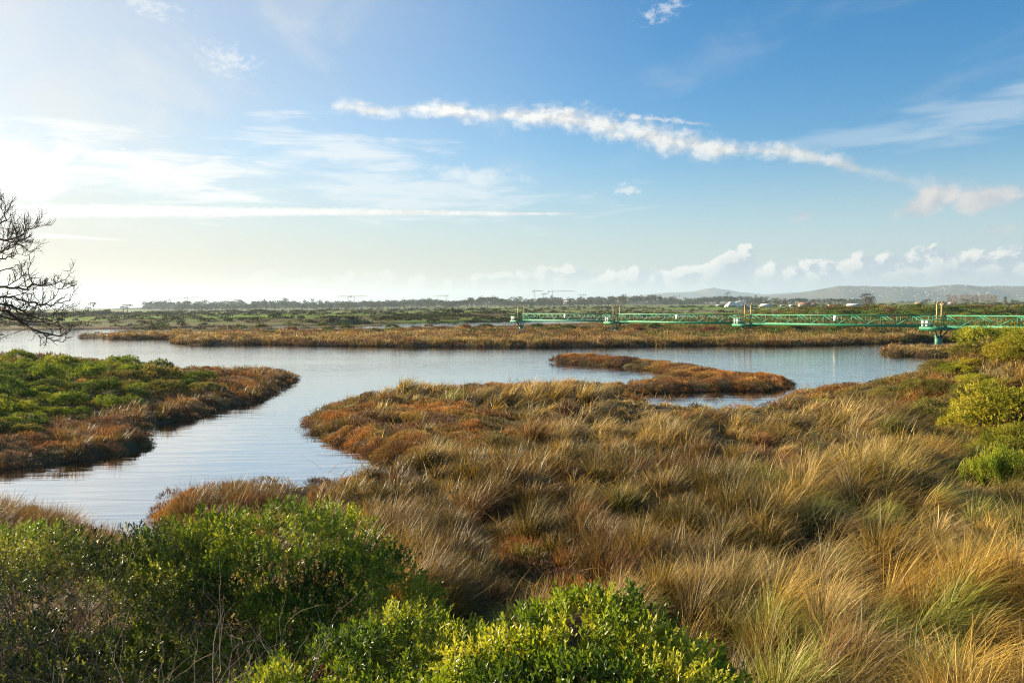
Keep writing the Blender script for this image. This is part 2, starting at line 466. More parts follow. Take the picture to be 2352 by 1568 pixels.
def height(x, y, sd):
    r = np.hypot(x, y)
    wig = np.clip(r * 0.02, 0.25, 3.5)
    s = sd + wig * (fbm(x / (wig * 2.2), y / (wig * 2.2), 3, 3) - 0.55) * 1.2
    z = np.where(s > 0, 0.34 * (1 - np.exp(-np.maximum(s, 0) * 4.0)) + 0.02, np.maximum(s * 0.35, -0.9))
    inl = sstep(s, 0.1, 1.5)
    z = z + inl * 0.75 * (fbm(x / 2.3, y / 2.3, 11, 3) - .45) * (.45 + .55 * sstep(sd, 0, 5)) * sstep(r, 220, 80)
    # dune the viewer stands on, hump at the right, sand core of the peninsula
    z = z + inl * (2.6 * sstep(y, 8.0, 0.5) + 1.15 * sstep(y, 16, 7) * sstep(x, 1.5, 8.5))
    edge = 17.0 + 1.5 * (fbm(y / 9, y * 0, 21, 2) - .5)
    z = z + inl * 3.1 * sstep(x, edge, edge + 6.5) * sstep(y, 47, 37) * sstep(y, 9, 20)
    pen = inpoly(x, y, PENINSULA)
    z = z + np.where(pen, 0.55 * sstep(sd, 2, 12), 0)
    mid = inpoly(x, y, MIDMARSH)
    z = np.where((z > 0) & (y > 150) & (y < 262) & (x < 30) & (mid | inpoly(x, y, SLIVER)), z * .5, z)
    z = z + np.where(mid, sstep(sd, 3, 16) * (0.10 * sstep(x, -40, 10) + 0.8 * sstep(x, 28, 65)), 0)
    dd = pline(x, y, DYKE)
    z = z + inl * 2.3 * sstep(dd, 17, 3) * (0.85 + .3 * fbm(x / 25, y / 25, 31, 2)) * sstep(x, 58, 78)
    far = sstep(y, 200, 240)
    z = z + inl * far * bank_h(x, y) * sstep(y, 1300, 1000) * (dd > 25)
    z = z + inl * sstep(r, 1100, 2600) * 8.0 * fbm(x / 900, y / 900, 51, 2) * sstep(x, 900, 100)
    return z, s

_T, _R = np.meshgrid(TH, RR)
TX, TY = _R * np.sin(_T), _R * np.cos(_T)
SD_G = land_sd(TX, TY)
Z_G, S_G = height(TX, TY, SD_G)

def samp(x, y, F):
    """bilinear look-up of a terrain field"""
    a = (np.arctan2(x, y) - TH[0]) / (TH[1] - TH[0])
    b = (np.log(np.maximum(np.hypot(x, y), R0)) - math.log(R0)) / (math.log(R1 / R0) / (NR_ - 1))
    a, b = np.clip(a, 0, NT_ - 1.001), np.clip(b, 0, NR_ - 1.001)
    i, j = a.astype(int), b.astype(int)
    u, v = a - i, b - j
    return (F[j, i] * (1 - u) + F[j, i + 1] * u) * (1 - v) + (F[j + 1, i] * (1 - u) + F[j + 1, i + 1] * u) * v

def zg(x, y):
    return samp(np.asarray(x, float), np.asarray(y, float), Z_G)

def mat(name, rough=.7, color=(.5, .5, .5), spec=.3, metal=0.0):
    m = bpy.data.materials.new(name)
    m.use_nodes = True
    t = NT(m.node_tree)
    b = m.node_tree.nodes['Principled BSDF']
    b.inputs['Base Color'].default_value = (*color, 1)
    b.inputs['Roughness'].default_value = rough
    b.inputs['Specular IOR Level'].default_value = spec
    b.inputs['Metallic'].default_value = metal
    return m, t, b

# ground colours: what grows or lies there
def ground_tint():
    x, y = TX, TY
    n1, n2 = fbm(x / 1.7, y / 1.7, 71, 3)[..., None], fbm(x / 6, y / 6, 72, 3)[..., None]
    c = np.array([.085, .062, .035]) * (0.6 + .8 * n1) + np.array([.03, .03, .0]) * n2
    xd, yd = sight(x, y, np.maximum(Z_G, 0))
    pen = inpoly(x, y, PENINSULA)[..., None]
    c = np.where(pen, np.array([.10, .085, .035]) * (.6 + .8 * n1), c)
    mr = (inpoly(x, y, MIDMARSH) * sstep(x, 18, 50))[..., None]
    c = c * (1 - mr) + np.array([.09, .125, .02]) * (.5 + n1) * mr
    far = sstep(y, 170, 240)[..., None]
    fx = fbm(x / 220, y / 34, 75, 4)[..., None]
    fy = fbm(x / 60, y / 10, 77, 4)[..., None]
    olive, green, brown, straw = np.array([.12, .115, .034]), np.array([.17, .27, .026]), np.array([.13, .08, .042]), np.array([.27, .24, .095])
    cf = olive + (green - olive) * sstep(fx, .46, .60) + (brown - olive) * sstep(fy, .50, .66) * .8 + (straw - olive) * sstep(fx, .42, .30) * .6
    c = c * (1 - far) + cf * (.7 + .6 * fbm(x / 12, y / 5, 78, 3)[..., None]) * far
    dyke = (sstep(pline(x, y, DYKE), 20, 10) * sstep(x, 56, 70))[..., None]
    c = c * (1 - dyke) + np.array([.10, .155, .02]) * (.5 + n1) * dyke
    sand = np.array([.42, .31, .20])
    def patch(xs, ys, rx, ry):
        cx, cyy = G(xs, ys, .4)
        return (np.exp(-((x - cx) / rx) ** 2 - ((y - cyy) / ry) ** 2) > .45)[..., None]
    for p in ((4, 918, 1.5, 2.6), (1160 / 1, 0, 0, 0)):
        if p[2]: c = np.where(patch(*p), sand, c)
    for p in ((1520, 726, 9, 16), (1530, 769, 7, 3.0), (1590, 722, 6, 22)):
        c = np.where(patch(*p), sand * .8, c)
    mud = sstep(S_G, .35, -.2)[..., None]
    c = c * (1 - mud) + np.array([.075, .052, .03]) * mud
    return c

i, j = np.meshgrid(np.arange(NR_ - 1), np.arange(NT_ - 1), indexing='ij')
q = np.stack([i * NT_ + j, i * NT_ + j + 1, (i + 1) * NT_ + j + 1, (i + 1) * NT_ + j], -1).reshape(-1, 4)
gm, t, b = mat('soil', .95, spec=.1)
att = t.n('ShaderNodeAttribute', attribute_name='tint').outputs['Color']
pos = t.n('ShaderNodeNewGeometry').outputs['Position']
gn = t.noise(pos, 9, 5, .65)
t.put(b.inputs['Base Color'], t.mix(1.0, att, t.mix(gn, (.45, .45, .45), (1.5, 1.5, 1.5)), 'MULTIPLY'))
bmp = t.n('ShaderNodeBump')
bmp.inputs['Strength'].default_value, bmp.inputs['Distance'].default_value = .7, .05
t.put(bmp.inputs['Height'], gn)
t.put(b.inputs['Normal'], bmp.outputs[0])
ground = link('ground', mesh('ground', np.stack([TX, TY, Z_G], -1).reshape(-1, 3), q[:, ::-1], ground_tint().reshape(-1, 3), True, (gm,)))
tag(ground, 'salt marsh ground under grass and scrub', kind='structure')

# ------------------------------------------------------------------ water
wm, t, b = mat('lagoon_water', .03, (.030, .026, .016), .5)
pos = t.n('ShaderNodeNewGeometry').outputs['Position']
sx = t.n('ShaderNodeSeparateXYZ')
t.put(sx.inputs[0], pos)
open_ = t.sm(sx.outputs[1], 36, 66)              # wind reaches the open lagoon, the creek lies sheltered
chop = t.noise(t.scalev(pos, (.7, 1.5, 1)), 1.2, 3, .6, .5)
ripple = t.noise(t.scalev(pos, (.14, 1.0, 1)), 1.7, 3, .55, .5)
patchn = t.noise(t.scalev(pos, (.35, 1.1, 1)), .09, 3, .5, .5)
calm = t.m('MULTIPLY', t.m('SUBTRACT', 1.0, open_), t.lin(patchn, .35, .65, .25, 1.0))
hgt_w = t.m('ADD', t.m('MULTIPLY', chop, t.m('ADD', t.m('MULTIPLY', open_, t.lin(patchn, .3, .7, .35, .85)), .03)), t.m('MULTIPLY', ripple, t.m('MULTIPLY', calm, .85)))
bmp = t.n('ShaderNodeBump')
bmp.inputs['Strength'].default_value, bmp.inputs['Distance'].default_value = 1.0, .036
t.put(bmp.inputs['Height'], hgt_w)
t.put(b.inputs['Normal'], bmp.outputs[0])
gl = t.n('ShaderNodeBsdfGlossy')
gl.inputs['Roughness'].default_value = .04
t.put(gl.inputs['Normal'], bmp.outputs[0])
fr = t.n('ShaderNodeFresnel')
fr.inputs['IOR'].default_value = 1.33
t.put(fr.inputs['Normal'], bmp.outputs[0])
mx = t.n('ShaderNodeMixShader')
t.put(mx.inputs[0], t.m('MINIMUM', t.m('ADD', t.m('MULTIPLY', fr.outputs[0], .45), .66), .97))
t.put(mx.inputs[1], b.outputs[0])
t.put(mx.inputs[2], gl.outputs[0])
t.put(wm.node_tree.nodes['Material Output'].inputs[0], mx.outputs[0])
wx, wy = np.array([-700, 700]), np.array([6.0, 900.0])
water = link('water', mesh('water', [(-700, 6, 0), (700, 6, 0), (700, 900, 0), (-700, 900, 0)], np.array([[0, 1, 2, 3]]), mats=(wm,)))
tag(water, 'calm tidal water winding between the marsh banks', kind='structure')

# ------------------------------------------------------------------ hills on the horizon
hm, t, b = mat('hill_scrub', .95, spec=0)
pos = t.n('ShaderNodeNewGeometry').outputs['Position']
hn = t.noise(t.scalev(pos, (1, .3, 1.5)), .006, 6, .65)
t.put(b.inputs['Base Color'], t.mix(t.sm(hn, .4, .62), (.045, .055, .03), (.15, .13, .08)))
def ridge(name, label, prof, Y, depth, seed, rough):
    xs = np.linspace(prof[0][0], prof[-1][0], 420)
    ys = np.interp(xs, [p[0] for p in prof], [p[1] for p in prof])
    hor = 700 - math.tan(ROLL) * (xs - CX)
    X = (xs - CX) / FPX * Y
    H = np.maximum((hor - ys) / FPX * Y + EYE, 0) + rough * (fbm(X / 260, X * 0, seed, 4) - .5)
    rows = np.linspace(0, 1, 26)
    v = []
    for k in rows:
        f = sstep(k, 0, .62) if k < .62 else 1 - .25 * (k - .62)
        n = 1 + .35 * (fbm(X / 420, X * 0 + k * 9, seed + 9, 4) - .5) * (1 - abs(k - .62) / .62 if k < .62 else 1)
        v.append(np.stack([X * (1 - .12 * (.62 - k)), Y - depth * (.62 - k) + X * 0, H * f * (n if k < .58 else 1) - 1.5 * (k == 0)], -1))
    v = np.concatenate(v)
    a, c = np.meshgrid(np.arange(25), np.arange(419), indexing='ij')
    f = np.stack([a * 420 + c, a * 420 + c + 1, (a + 1) * 420 + c + 1, (a + 1) * 420 + c], -1).reshape(-1, 4)
    o = link(name, mesh(name, v, f, smooth=True, mats=(hm,)))
    tag(o, label, kind='structure')
    return v.reshape(26, 420, 3)
ridge('hills', 'low blue mountain ridge with one rounded peak on the horizon', [(1380, 701), (1430, 683), (1500, 674), (1545, 672), (1590, 670), (1622, 664.5), (1640, 662), (1665, 665), (1700, 671), (1760, 676), (1850, 670), (2000, 668), (2400, 668), (2700, 670), (3000, 700)], 9300, 1300, 5, 14)
RIGHT_HILL = ridge('hills', 'wooded hill dotted with white houses at the right horizon', [(1640, 700), (1700, 690), (1780, 682), (1850, 672), (1920, 660), (1975, 655.5), (2050, 657.5), (2120, 660), (2190, 657), (2260, 659), (2352, 656), (2500, 653), (2700, 665), (3000, 690)], 6200, 1700, 15, 18)
ridge('hills', 'low wooded rise behind the tree line at the left', [(280, 708), (340, 706), (420, 703), (520, 700), (700, 698), (900, 697), (1200, 695), (1500, 693), (1700, 696), (1800, 698)], 2300, 500, 25, 5)

# ------------------------------------------------------------------ plants: shared builders
def leaf_mat(name, transl=.35, rough=.5, spec=.35, vary=.0, warm=(1.25, 1.15, .6)):
    m, t, b = mat(name, rough, spec=spec)
    att = t.n('ShaderNodeAttribute', attribute_name='tint').outputs['Color']
    if vary:
        rnd = t.n('ShaderNodeObjectInfo').outputs['Random']
        h = t.n('ShaderNodeHueSaturation')
        t.put(h.inputs['Color'], att)
        t.put(h.inputs['Value'], t.lin(rnd, 0, 1, 1 - vary, 1 + vary))
        t.put(h.inputs['Hue'], t.lin(t.m('FRACT', t.m('MULTIPLY', rnd, 7.3)), 0, 1, .5 - vary * .09, .5 + vary * .05))
        att = h.outputs[0]
    t.put(b.inputs['Base Color'], att)
    tr = t.n('ShaderNodeBsdfTranslucent')
    t.put(tr.inputs['Color'], t.mix(1.0, att, warm, 'MULTIPLY'))
    mx = t.n('ShaderNodeMixShader')
    mx.inputs[0].default_value = transl
    t.put(mx.inputs[1], b.outputs[0])
    t.put(mx.inputs[2], tr.outputs[0])
    out = m.node_tree.nodes['Material Output']
    t.put(out.inputs[0], mx.outputs[0])
    return m

M_GRASS = leaf_mat('dry_grass', .38, .45, .3, warm=(1.2, 1.05, .75))
M_SALT = leaf_mat('glasswort_stems', .25, .6, .2, warm=(1.2, 1.0, .7))
M_LEAF = leaf_mat('shrub_leaf', .34, .55, .25, .22)
M_GLOSSY = leaf_mat('leathery_leaf', .40, .40, .4)
M_FAR = leaf_mat('far_foliage', .2, .8, .1, .28)
M_BARK, t, b = mat('bark', .9, (.16, .11, .07), .1)
M_TWIG, t, b = mat('grey_twig', .85, (.30, .23, .15), .15)
M_DARKBARK, t, b = mat('dark_bark', .9, (.115, .080, .056), .1)

WIND = np.array([.85, .25])

def blades(x, y, z, vx, vy, bend, L, W, c0, c1, seg=3, gen=rng):
    """grass blades; (vx, vy) is the lean at the root (radians, horizontally)"""
    n = len(x)
    az, lean = np.arctan2(vy, vx), np.hypot(vx, vy)
    ca, sa = np.cos(az), np.sin(az)
    wa = az + math.pi / 2 + gen.normal(0, .7, n)
    wx, wy = np.cos(wa), np.sin(wa)
    h, zz = np.zeros(n), np.zeros(n)
    px, py = np.array(x, float), np.array(y, float)
    turn = gen.normal(0, .5, n)
    V = np.empty((n, seg + 1, 2, 3), np.float32)
    C = np.empty((n, seg + 1, 2, 3), np.float32)
    for k in range(seg + 1):
        f = k / seg
        ww = W * .5 * (1 - .92 * f ** 2.2)
        for s, sg in ((0, -1), (1, 1)):
            V[:, k, s, 0], V[:, k, s, 1], V[:, k, s, 2] = px + sg * wx * ww, py + sg * wy * ww, z + zz
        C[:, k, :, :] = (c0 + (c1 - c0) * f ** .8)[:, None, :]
        phi = np.minimum(lean + bend * ((k + .5) / seg) ** 1.4, 2.3)
        az_k = az + turn * f
        px, py = px + np.cos(az_k) * np.sin(phi) * L / seg, py + np.sin(az_k) * np.sin(phi) * L / seg
        zz = zz + L / seg * np.cos(phi)
    base = np.arange(n)[:, None] * (2 * (seg + 1))
    ks = np.arange(seg)[None] * 2
    q = np.stack([base + ks, base + ks + 1, base + ks + 3, base + ks + 2], -1).reshape(-1, 4)
    return V.reshape(-1, 3), q, C.reshape(-1, 3)

class Stack:
    def __init__(s): s.V, s.Q, s.C, s.n = [], [], [], 0
    def add(s, vqc):
        v, q, c = vqc
        s.V.append(v); s.Q.append(q + s.n); s.C.append(c); s.n += len(v)
    def mesh(s, name, m):
        by = {}
        for q in s.Q: by.setdefault(q.shape[1], []).append(q)
        return mesh(name, np.concatenate(s.V), [np.concatenate(v) for v in by.values()], np.concatenate(s.C), mats=(m,))

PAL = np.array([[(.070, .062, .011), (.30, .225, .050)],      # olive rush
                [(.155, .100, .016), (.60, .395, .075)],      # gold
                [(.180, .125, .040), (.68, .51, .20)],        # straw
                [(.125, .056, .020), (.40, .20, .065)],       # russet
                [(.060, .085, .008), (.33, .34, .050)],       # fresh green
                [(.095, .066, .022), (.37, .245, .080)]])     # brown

def tussocks(cx, cy, R, N, L, kind, W, wind=.35, droop=1.0, seg=3, gen=rng, mound=0.0, spread=.62, wild=.17, dull=None):
    """blades of many tussocks in one go: each combs over to its own side"""
    m = len(cx)
    idx = np.repeat(np.arange(m), N)
    n = len(idx)
    u, a = np.sqrt(gen.random(n)), gen.random(n) * 2 * math.pi
    r = R[idx] * u
    x, y = cx[idx] + r * np.cos(a), cy[idx] + r * np.sin(a)
    mo = (mound[idx] if np.ndim(mound) else mound)
    z = np.maximum(zg(x, y), -.05) - .03 + mo * (1 - u ** 2)
    out = .06 + spread * u * gen.uniform(.5, 1.2, n)
    wv = (wind if np.ndim(wind) else np.full(m, wind)) * gen.uniform(.5, 1.5, m)
    wa = math.atan2(WIND[1], WIND[0]) + gen.normal(0, .55, m)
    vx = out * np.cos(a) + (np.cos(wa) * wv)[idx] + gen.normal(0, wild, n)
    vy = out * np.sin(a) + (np.sin(wa) * wv)[idx] + gen.normal(0, wild, n)
    Lb = L[idx] * gen.uniform(.5, 1.1, n)
    bend = (droop[idx] if np.ndim(droop) else droop) * gen.gamma(2.4, .30, n) * (.7 + .6 * gen.random(m))[idx]
    bend = np.where(gen.random(n) < .16, bend + gen.uniform(.8, 2.2, n), bend)        # snapped and fallen blades
    k = kind[idx].copy()
    sw = gen.random(n)
    mixk = gen.random(m)[idx] * .22
    k = np.where(sw < mixk, 2, np.where(sw < mixk + .12, 0, k))
    shade_ = gen.uniform(.60, 1.25, m) if dull is None else gen.uniform(.60, 1.25, m) * dull
    br = gen.gamma(9, .111, n)[:, None] * shade_[idx][:, None]
    w_ = (W[idx] if np.ndim(W) else W) * gen.uniform(.6, 1.35, n)
    return blades(x, y, z, vx, vy, bend, Lb, w_, PAL[k, 0] * br, PAL[k, 1] * br, seg, gen)

SALT = np.array([(.60, .29, .075), (.27, .135, .065), (.55, .37, .09), (.21, .18, .06), (.23, .15, .09), (.40, .21, .085), (.17, .25, .028)])
def cushions(cx, cy, R, H, N, kind, L, W, gen=rng):
    """low succulent cushions (glasswort): short stems standing all over little domes"""
    H = np.minimum(H, np.where(cy < 80, .40, 1.2))
    idx = np.repeat(np.arange(len(cx)), N)
    n = len(idx)
    tone = gen.uniform(.55, 1.3, len(cx))[idx]
    u, a = np.sqrt(gen.random(n)), gen.random(n) * 2 * math.pi
    r = R[idx] * u * (1 + .25 * np.sin(a * 3 + cx[idx] * 9))
    x, y = cx[idx] + r * np.cos(a), cy[idx] + r * np.sin(a)
    z = np.maximum(zg(x, y), -.03) + H[idx] * np.sqrt(np.maximum(1 - u ** 2, 0)) * gen.uniform(.62, 1.0, n) - .03
    out = 1.25 * u ** 1.3
    vx, vy = out * np.cos(a) + gen.normal(0, .28, n), out * np.sin(a) + gen.normal(0, .28, n)
    k = np.where(gen.random(n) < .16, gen.integers(0, 5, n), kind[idx])
    br = (gen.uniform(.6, 1.3, n) * tone)[:, None]
    c = SALT[k] * br
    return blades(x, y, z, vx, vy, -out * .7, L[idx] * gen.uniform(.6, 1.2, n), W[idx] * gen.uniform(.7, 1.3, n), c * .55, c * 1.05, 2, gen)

def scatter(x0, x1, y0, y1, n, ok, gen=rng):
    x, y = gen.uniform(x0, x1, n), gen.uniform(y0, y1, n)
    k = ok(x, y)
    return x[k], y[k]

def field(d0, d1, per_m2, ok, half=.78, gen=rng):
    """random ground points with density per_m2 between depths d0 and d1 within the view fan"""
    n = int(per_m2 * half * (d1 * d1 - d0 * d0))
    y = np.sqrt(gen.uniform(d0 * d0, d1 * d1, n))
    x = y * gen.uniform(-half, half, n)
    k = ok(x, y)
    return x[k], y[k]

def spread_out(d0, d1, s, ok, half=.78, gen=rng):
    """jittered grid of spacing s inside the view fan"""
    gx, gy = np.meshgrid(np.arange(-half * d1, half * d1, s), np.arange(d0, d1, s * .87))
    gx = gx + (np.arange(gx.shape[0]) % 2)[:, None] * s / 2
    x, y = (gx + gen.normal(0, .24 * s, gx.shape)).ravel(), (gy + gen.normal(0, .24 * s, gy.shape)).ravel()
    k = (np.abs(x) < half * y)
    x, y = x[k], y[k]
    k = ok(x, y)
    return x[k], y[k]

def chart(x, y, z=.4):
    return sight(x, y, np.full(np.shape(x), z))

# ------------------------------------------------------------------ what grows where in the near marsh
ORANGE = [(700, 985), (735, 945), (830, 905), (1000, 915), (1120, 950), (1210, 1000), (1190, 1045), (1080, 1062), (960, 1050), (870, 1062), (790, 1030)]
ORANGE2 = [(372, 1215), (372, 1110), (470, 1090), (560, 1150), (700, 1150), (690, 1210), (560, 1225)]
ORANGE3 = [(1010, 1240), (1110, 1215), (1290, 1270), (1400, 1340), (1330, 1400), (1180, 1420), (1080, 1330)]
ORANGE4 = [(1050, 875), (1530, 880), (1500, 905), (1260, 900), (1060, 905)]
HILLFOOT = [(1850, 900), (2060, 870), (2230, 860), (2260, 930), (2100, 945), (1850, 935)]
FRESH = [(1900, 1130), (2180, 1090), (2352, 1120), (2352, 1200), (2200, 1260), (1950, 1330), (1850, 1250)]
def salt_share(x, y):
    xd, yd = chart(x, y, .5)
    s = np.zeros(x.shape)
    s = np.where(inpoly(xd, yd, ORANGE), .62, s)
    s = np.where(inpoly(xd, yd, ORANGE2), .6, s)
    s = np.where(inpoly(xd, yd, ORANGE3), .55, s)
    s = np.where(inpoly(xd, yd, ORANGE4), .6, s)
    s = np.where(inpoly(xd, yd, HILLFOOT), .35, s)
    return s

def near_ok(x, y):
    k = (samp(x, y, S_G) > -.22) & (inpoly(x, y, NEAR) | inpoly(x, y, SPIT))
    return k

def grass_kind(x, y, gen=rng):
    xd, yd = chart(x, y, .6)
    n = fbm(x / 2.2, y / 2.2, 101, 3)
    m = fbm(x / 5.0, y / 5.0, 105, 2)
    p = np.tile(np.array([.30, .22, .12, .14, .03, .19]), (len(x), 1))
    right = sstep(xd, 1500, 2050)[:, None] * sstep(yd, 940, 1050)[:, None]
    p = p * (1 - right) + np.array([.24, .31, .13, .02, .27, .03]) * right
    up = (sstep(yd, 1010, 930) * sstep(xd, 1000, 1250))[:, None]
    p = p * (1 - up) + np.array([.14, .25, .38, .09, .02, .12]) * up
    ce = inpoly(xd, yd, [(650, 1060), (1250, 1040), (1650, 1010), (1780, 1230), (1500, 1400), (1000, 1300), (650, 1180)])[:, None] * .7
    p = p * (1 - ce) + np.array([.40, .16, .05, .20, .02, .17]) * ce
    fi = inpoly(xd, yd, [(365, 1050), (900, 1040), (1000, 1090), (1000, 1190), (365, 1210)])[:, None] * .8
    p = p * (1 - fi) + np.array([.40, .04, .05, .13, .02, .36]) * fi
    fr = inpoly(xd, yd, FRESH)[:, None] * .55
    p = p * (1 - fr) + np.array([.1, .3, .05, 0, .55, 0]) * fr
    p = p * (1 + 2.2 * np.stack([(n < .42), (n > .55) & (m > .5), (n > .58) & (m <= .5), (m < .38), (m > .62), (n < .36)], -1))
    c = np.cumsum(p / p.sum(1, keepdims=True), 1)
    return (gen.random(len(x))[:, None] > c).sum(1).clip(0, 5)

# bare hollows (mud, shadow and the little pool) keep the tussocks apart
def hollow(x, y):
    return fbm(x / 2.6, y / 2.6, 131, 2)

POOLSIDE = [(1400, 905), (1815, 895), (1835, 965), (1400, 975)]
def under_shrubs(x, y):
    return (x < .9 + .12 * (y - 6)) & (y < 11.6) | ((x > -1.2) & (x < 2.6) & (y < 7.2))

def grass_ok(x, y):
    k = near_ok(x, y) & ~((x < -5.2) & (y < 23)) & (rng.random(x.shape) > salt_share(x, y)) & ((hollow(x, y) > .25) | (y < 12))
    return k & ~inpoly(x, y, SPIT) & ~under_shrubs(x, y)

def grass_len(x, y, n):
    xd, yd = chart(x, y, .5)
    big = sstep(fbm(x / 2.9, y / 2.9, 141, 2), .28, .68)
    L = (.42 + .58 * big) * rng.uniform(.85, 1.2, n)
    L *= 1 + .30 * sstep(xd, 1500, 2000) * sstep(yd, 950, 1050)
    L *= 1 - .45 * (salt_share(x, y) > 0)
    L *= 1 - .35 * sstep(.9 - samp(x, y, S_G), 0, .8)
    L *= np.where(inpoly(xd, yd, POOLSIDE), .32, 1)
    L *= 1 - .25 * sstep(x, 14, 18) * sstep(y, 22, 28)
    L *= 1 - .22 * sstep(y, 14, 9)
    return L

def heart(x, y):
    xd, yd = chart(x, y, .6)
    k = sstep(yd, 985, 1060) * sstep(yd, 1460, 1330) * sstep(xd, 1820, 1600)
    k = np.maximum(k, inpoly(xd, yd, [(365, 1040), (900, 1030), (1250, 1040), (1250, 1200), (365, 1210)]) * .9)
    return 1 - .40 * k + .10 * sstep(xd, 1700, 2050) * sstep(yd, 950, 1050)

stack = Stack()
for d0, d1, s, N, W, seg in ((6.5, 13, .74, 950, .0085, 4), (13, 20, .86, 640, .0125, 4), (20, 32, 1.05, 440, .019, 3), (32, 62, 1.3, 250, .032, 3)):
    x, y = spread_out(d0, d1, s, grass_ok)
    n = len(x)
    L = grass_len(x, y, n)
    kd = grass_kind(x, y)
    wnd = .38 + .62 * fbm(x / 6, y / 6, 151, 2) * (1 + .3 * sstep(y, 22, 32))
    R = s * rng.uniform(.28, .50, n)
    xd, yd = chart(x, y, .6)
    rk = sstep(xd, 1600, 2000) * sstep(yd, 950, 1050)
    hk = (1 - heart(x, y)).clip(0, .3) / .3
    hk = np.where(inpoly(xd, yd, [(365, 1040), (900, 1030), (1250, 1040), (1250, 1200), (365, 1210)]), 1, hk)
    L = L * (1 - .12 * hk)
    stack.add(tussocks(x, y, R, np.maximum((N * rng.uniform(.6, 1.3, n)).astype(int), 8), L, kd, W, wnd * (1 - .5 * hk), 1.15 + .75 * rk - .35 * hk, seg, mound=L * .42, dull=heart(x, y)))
    # fallen straws lying across the tussocks
    x, y = field(d0, d1, 60 * (9 / d1) ** 1.3, grass_ok)
    n = len(x)
    a_ = rng.uniform(0, 6.28, n)
    ln_ = rng.uniform(.75, 1.45, n)
    br = rng.uniform(.6, 1.25, n)[:, None]
    kk = rng.choice([1, 2, 5, 2], n)
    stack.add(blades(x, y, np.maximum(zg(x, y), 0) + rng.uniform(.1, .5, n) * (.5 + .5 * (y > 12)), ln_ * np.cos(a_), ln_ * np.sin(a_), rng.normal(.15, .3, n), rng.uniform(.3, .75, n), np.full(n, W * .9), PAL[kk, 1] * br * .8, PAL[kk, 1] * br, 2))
    # low dead litter and young blades between them
    x, y = field(d0, d1, 5.0 * (13 / d1), lambda x, y: near_ok(x, y) & ~under_shrubs(x, y) & ~inpoly(x, y, SPIT))
    n = len(x)
    kd = np.where(rng.random(n) < .5, 5, np.where(rng.random(n) < .6, 0, grass_kind(x, y)))
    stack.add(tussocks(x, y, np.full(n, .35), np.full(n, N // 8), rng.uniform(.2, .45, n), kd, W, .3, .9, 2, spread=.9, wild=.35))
grass = link('marsh_grass', stack.mesh('marsh_grass', M_GRASS))
tag(grass, 'golden brown rush and grass filling the near marsh', 'grass', kind='stuff')
print('grass verts', stack.n)

# glasswort of the near bank, the spit and the peninsula's rim
stack = Stack()
def salt_kind(x, y):
    n, m = fbm(x / 1.6, y / 1.6, 161, 2), fbm(x / 4.5, y / 4.5, 163, 2)
    k = np.where(n > .55, 0, np.where(n > .47, 2, np.where(n > .40, 5, np.where(n > .33, 1, 4))))
    return np.where(m < .36, 3, k)
def salt_ok(x, y):
    rim = sstep(.9 - samp(x, y, S_G), 0, .7) * .5 * (y > 17)
    return near_ok(x, y) & (rng.random(x.shape) < np.maximum(np.maximum(salt_share(x, y) * 1.3, rim), np.where(inpoly(x, y, SPIT), .85, .02)))
for d0, d1, dens, N, W in ((8, 20, 2.9, 800, .010), (20, 34, 2.2, 560, .015), (34, 80, 1.7, 340, .024)):
    x, y = field(d0, d1, dens, salt_ok)
    n = len(x)
    R = (.22 + rng.gamma(2.2, .16, n).clip(0, .8)) * (1.2 if d0 > 30 else 1)
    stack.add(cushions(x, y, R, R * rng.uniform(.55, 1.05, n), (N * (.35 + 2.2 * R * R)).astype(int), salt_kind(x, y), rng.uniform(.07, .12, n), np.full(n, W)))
# peninsula: rust rim, green heart
PEN_GREEN = [(-400, 780), (0, 790), (300, 815), (470, 838), (500, 862), (470, 892), (330, 925), (150, 955), (0, 975), (-400, 990)]
def pen_ok(x, y):
    return inpoly(x, y, PENINSULA) & (samp(x, y, S_G) > -.3)
def pen_salt(x, y):
    xd, yd = chart(x, y, .8)
    return pen_ok(x, y) & (rng.random(x.shape) < np.where(inpoly(xd, yd, PEN_GREEN), .5, .9))
for d0, d1, dens, N, W in ((22, 36, 2.4, 480, .016), (36, 60, 1.1, 300, .026), (60, 100, .6, 150, .045)):
    x, y = field(d0, d1, dens, pen_salt, .80)
    n = len(x)
    xd, yd = chart(x, y, .8)
    g = inpoly(xd, yd, PEN_GREEN)
    kd = np.where(g, np.where(rng.random(n) < .62, 3, 2), np.where(rng.random(n) < .62, np.where(rng.random(n) < .62, 4, 1), salt_kind(x, y)))
    R = rng.uniform(.3, .85, n)
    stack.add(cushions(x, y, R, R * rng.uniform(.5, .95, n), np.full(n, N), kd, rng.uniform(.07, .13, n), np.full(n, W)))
def edge_ok(x, y):
    s_ = samp(x, y, S_G)
    return (s_ > -.45) & (s_ < .35) & (inpoly(x, y, NEAR) | inpoly(x, y, SPIT) | inpoly(x, y, PENINSULA) | (samp(x, y, SD_G) > -1.2)) & (y > 15)
for d0, d1, dens, N, W in ((15, 30, 4.2, 260, .014), (30, 55, 3.2, 190, .022), (55, 75, 2.6, 120, .036), (75, 165, 1.2, 70, .07)):
    x, y = field(d0, d1, dens, edge_ok, .80)
    n = len(x)
    R = rng.uniform(.2, .45, n) * (2.0 if d0 > 70 else 1)
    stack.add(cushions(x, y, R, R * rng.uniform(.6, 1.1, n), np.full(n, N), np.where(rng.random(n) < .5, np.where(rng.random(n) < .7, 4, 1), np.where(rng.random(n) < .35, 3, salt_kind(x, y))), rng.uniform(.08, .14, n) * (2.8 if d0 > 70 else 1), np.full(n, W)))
salt = link('glasswort', stack.mesh('glasswort', M_SALT))
